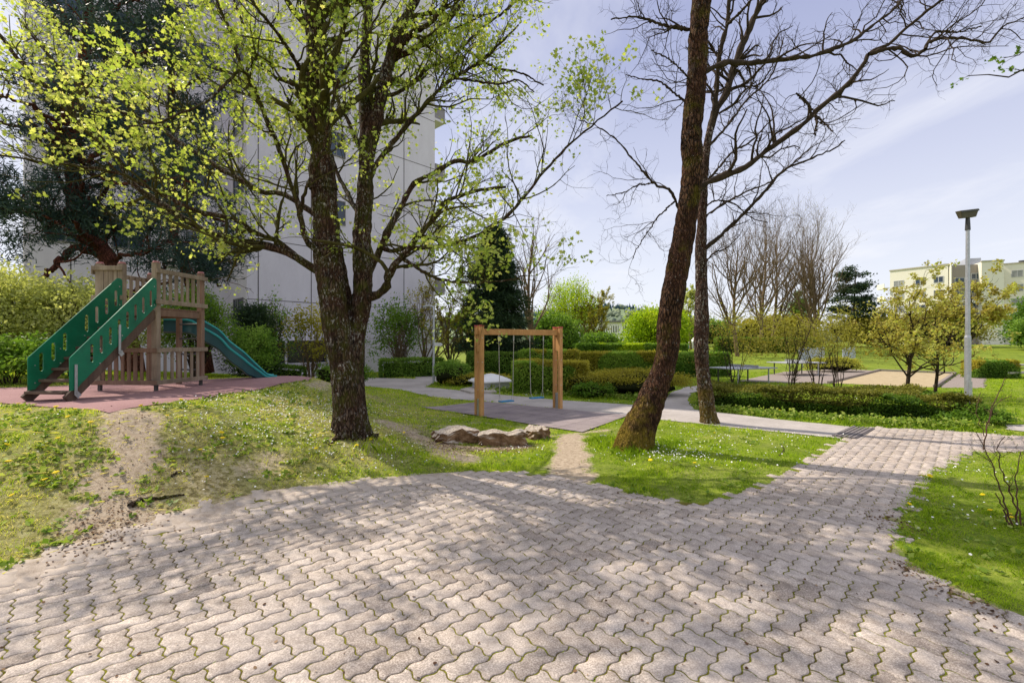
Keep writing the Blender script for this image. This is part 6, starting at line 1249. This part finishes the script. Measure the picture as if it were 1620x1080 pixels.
tt_table('grey table tennis table, nearer and left one, behind the low hedge', 11.25, 22.3, math.radians(22), .72); tt_table('grey table tennis table, farther and right one, before the grey boards', 17.1, 27.6, math.radians(12), .74)
def board(lab, px0, px1, D, z0, z1, legs=2):
    a, b = pw(px0, D), pw(px1, D+.6); z = float(H(*a)); t = thing('notice_board', lab, 'board', (*a, z)); MB().bar((*a, (z0+z1)/2), (*b, (z0+z1)/2), .06, z1-z0).build('panel', m_simple('board_grey', (.40, .44, .50), (.48, .52, .58), 2, .6) if 'board_grey' not in bpy.data.materials else bpy.data.materials['board_grey'], t, .01)
    for k in range(legs): p = a+(b-a)*(.15+.7*k/(legs-1)); MB().cyl((*p, z-.05), (*(p+(0, .001)), z0+.02), .035, n=8).build('leg', M_GALV, t)
board('wide pale grey-blue board on legs behind the farther tennis table', 1264, 1304, 34, .55, 1.55); board('smaller pale grey-blue board on legs, right of the yellow shrub', 1333, 1353, 34, .75, 1.55)
def kerb(name, lab, pts, w=.14, h=.16, m=M_CONC):
    t = MB(); 
    for a, b in zip(pts[:-1], pts[1:]):
        n = max(1, int(math.dist(a, b)/1.0)); A, B = np.array(a), np.array(b)
        for k in range(n): p, q_ = A+(B-A)*k/n, A+(B-A)*(k+.985)/n; z1 = float(H(*p)); t.bar((*p, z1+h/2-.04), (*q_, float(H(*q_))+h/2-.04), w, h)
    return t.build(name, m, None, .01, label=lab, category='kerb')
kerb('sand_court_kerb', 'low concrete kerb framing the sandy court on the right lawn', [W(1311, 606.5), W(1391, 586.5), W(1511, 591.2), W(1479, 613)], .14, .16, bpy.data.materials['gravel_mat'])
# drain channel across the path
a0, a1 = np.array(W(1335, 692.5)), np.array(W(1366, 677)); dr_ = thing('drain_channel', 'dark slotted drain channel crossing the path at the junction', 'drain', (*((a0+a1)/2), 0))
uu_ = nrm(a1-a0); Ld = np.linalg.norm(a1-a0); b = MB(); b.bar((*a0, .005), (*a1, .005), .42, .045); b.build('channel', m_simple('drain_dark', (.09, .08, .08), (.14, .12, .12), 12, .8), dr_)
b = MB(); vv_ = np.array([-uu_[1], uu_[0]])
for k in range(5): o_ = vv_*(-.16+.08*k); b.bar((*(a0+o_), .032), (*(a1+o_), .032), .035, .012)
b.build('grate', m_simple('drain_bars', (.17, .15, .15), (.24, .21, .2), 12, .7), dr_)
# white skylight
g = G(775, 618); sk = thing('skylight', 'white plastic skylight dome on a low concrete upstand beside the path', 'skylight', g+(0, .7, 0)); cx, cy, cz_ = g[0], g[1]+.75, g[2]; ya_ = math.radians(24); c_, s_ = math.cos(ya_), math.sin(ya_)
def rect(a, b, z): return [(cx+x*c_-y*s_, cy+x*s_+y*c_, z) for x, y in ((-a, -b), (a, -b), (a, b), (-a, b))]
t = MB(); t.add(rect(.66, .55, cz_-.05)+rect(.62, .52, cz_+.30), [(3, 2, 1, 0), (4, 5, 6, 7), (0, 1, 5, 4), (1, 2, 6, 5), (2, 3, 7, 6), (3, 0, 4, 7)]); t.build('upstand', m_simple('white_upstand', (.66, .65, .66), (.55, .54, .55), 4, .7), sk, .01)
vs = []; nn2 = 12
for i in range(nn2+1):
    for j in range(nn2+1):
        x, y = (i/nn2*2-1), (j/nn2*2-1); hgt = .30*(1-abs(x)**2.2)*(1-abs(y)**2.2); hgt = .30*min(1-abs(x)**1.4, 1-abs(y)**1.4)**.9 if max(abs(x), abs(y)) < 1 else 0
        X_, Y_ = x*.78, y*.66; vs.append((cx+X_*c_-Y_*s_, cy+X_*s_+Y_*c_, cz_+.36+hgt))
fs = [(i*(nn2+1)+j, (i+1)*(nn2+1)+j, (i+1)*(nn2+1)+j+1, i*(nn2+1)+j+1) for i in range(nn2) for j in range(nn2)]; MB().add(vs, fs).build('dome', M_WH, sk, smooth=True)
t = MB(); t.add(rect(.79, .67, cz_+.302)+rect(.79, .67, cz_+.358), [(3, 2, 1, 0), (4, 5, 6, 7), (0, 1, 5, 4), (1, 2, 6, 5), (2, 3, 7, 6), (3, 0, 4, 7)]); t.build('rim', M_WH, sk, .008)
g = G(752, 621); t = MB(); t.prism([W(728, 618), W(745, 622.5), W(786, 622), W(780, 615.5), W(750, 613)], -.03, .075); t.build('concrete_slab', M_CONC, None, .01, label='flat grey concrete slab in the verge in front of the skylight', category='slab')
def rock(lab, g, r_, seed, m=None, nm='rock', cat='rock', zs=.6):
    t = bmesh.new(); bmesh.ops.create_icosphere(t, subdivisions=3, radius=r_); rn = random.Random(seed)
    for v in t.verts: k = 1+.18*math.sin(v.co.x/r_*3+seed)+.13*math.sin(v.co.y/r_*4+seed*2)+.08*math.sin(v.co.z/r_*6); v.co = Vector((v.co.x*k*1.3, v.co.y*k, v.co.z*k*zs))
    me = bpy.data.meshes.new(nm); t.to_mesh(me); t.free(); o = obj(nm, me, m or M_STONE, label=lab, category=cat); o.location = g+np.array([0, 0, r_*.2]); return o
rock('small boulder beside the round bush left of the skylight', G(727, 609), .24, 3)
rock('small pale stone lying in the grass left of the leaning trunk', G(954, 690), .045, 5, M_CONC)
# roots and fallen sticks on the bank
def stick(nm, lab, pts, r0, r1, cat, seed):
    r = R_(seed); P = np.array([G(*p)+np.array([0, 0, .012]) for p in pts]); P = smooth_line(P, 20); P[1:-1] += r.normal(0, .006, (18, 3)); o = obj(nm, tubes_mesh(nm, [(P[None], np.linspace(r0, r1, 20)[None]*(1+.25*np.sin(np.arange(20)*1.7))[None], 8)]), BARK, label=lab, category=cat)
stick('exposed_root', 'long exposed grey root crossing the turf near the paving edge', [(205, 803), (225, 795), (250, 790), (270, 788), (292, 785)], .035, .010, 'root', 1)
stick('fallen_stick', 'short dark stick lying on the bank above the exposed root', [(272, 756), (281, 751), (293, 748)], .016, .008, 'stick', 2)
stick('fallen_stick', 'thin dark twig standing out of the grass on the right wedge', [(1232, 722), (1240, 712), (1236, 703)], .008, .004, 'stick', 3)
stick('fallen_stick', 'tiny dark twig lying on the paving at left', [(283, 877), (288, 873), (292, 872)], .006, .004, 'stick', 4)
for px, py, rr_ in ((520, 706, .05), (598, 688, .045)):
    stick('surface_root', 'surface root spreading from the maple base to the '+('left' if px < 560 else 'right'), [(548 if px < 560 else 582, 695), ((px+555)/2 if px < 560 else 592, 693), (px, py)], .07, .02, 'root', px)
# stone bench at the far right, low wooden bench at the tables
g = G(1606, 598); t = thing('stone_bench', 'pale stone table and bench at the right edge beyond the cube hedge', 'bench', g)
MB().box(g+(-.7, -.3, .25), g+(1.6, .3, .36)).build('seat', M_CONC, t, .02); MB().box(g+(-.3, -.2, -.05), g+(.0, .2, .247)).build('leg', M_CONC, t); MB().box(g+(1.0, -.2, -.05), g+(1.3, .2, .247)).build('leg', M_CONC, t); MB().box(g+(-.1, .9, .62), g+(1.8, 1.7, .72)).build('tabletop', M_CONC, t, .02); MB().box(g+(.5, 1.1, -.05), g+(.9, 1.5, .617)).build('table_leg', M_CONC, t)
g = G(1133, 591); t = thing('park_bench', 'pale wooden bench at the left end of the nearer tennis table', 'bench', g); MB().box(g+(-.55, -.2, .40), g+(.45, .2, .45)).build('seat', W_GREY, t, .01); MB().box(g+(-.45, -.15, -.03), g+(-.38, .15, .397)).build('leg', M_DKM, t); MB().box(g+(.28, -.15, -.03), g+(.35, .15, .397)).build('leg', M_DKM, t)
MB().box(g+(-.55, .2, .55), g+(.45, .24, .8)).build('backrest', W_GREY, t, .01); MB().box(g+(-.5, .205, .40), g+(-.44, .245, .548)).build('back_post', M_DKM, t)
p = pw(1085, 56); t = thing('playhouse', 'tiny teal and white play hut seen between the two bare trunks', 'playhouse', (*p, .3)); MB().box((p[0]-.6, p[1], .9), (p[0]+.4, p[1]+1, 1.75)).build('wall', m_simple('teal', (.02, .35, .42), (.02, .28, .35), 2, .5), t)
MB().add([(p[0]+.7, p[1], .9), (p[0]+2.0, p[1], .9), (p[0]+2.0, p[1]+1, .9), (p[0]+.7, p[1]+1, .9), (p[0]+.7, p[1], 1.9), (p[0]+2.0, p[1], 1.9), (p[0]+2.0, p[1]+1, 1.9), (p[0]+.7, p[1]+1, 1.9), (p[0]+1.35, p[1], 2.5), (p[0]+1.35, p[1]+1, 2.5)], [(3, 2, 1, 0), (0, 1, 5, 8, 4), (2, 3, 7, 9, 6), (1, 2, 6, 5), (3, 0, 4, 7), (4, 8, 9, 7), (5, 6, 9, 8)]).build('gable', M_SW, t)
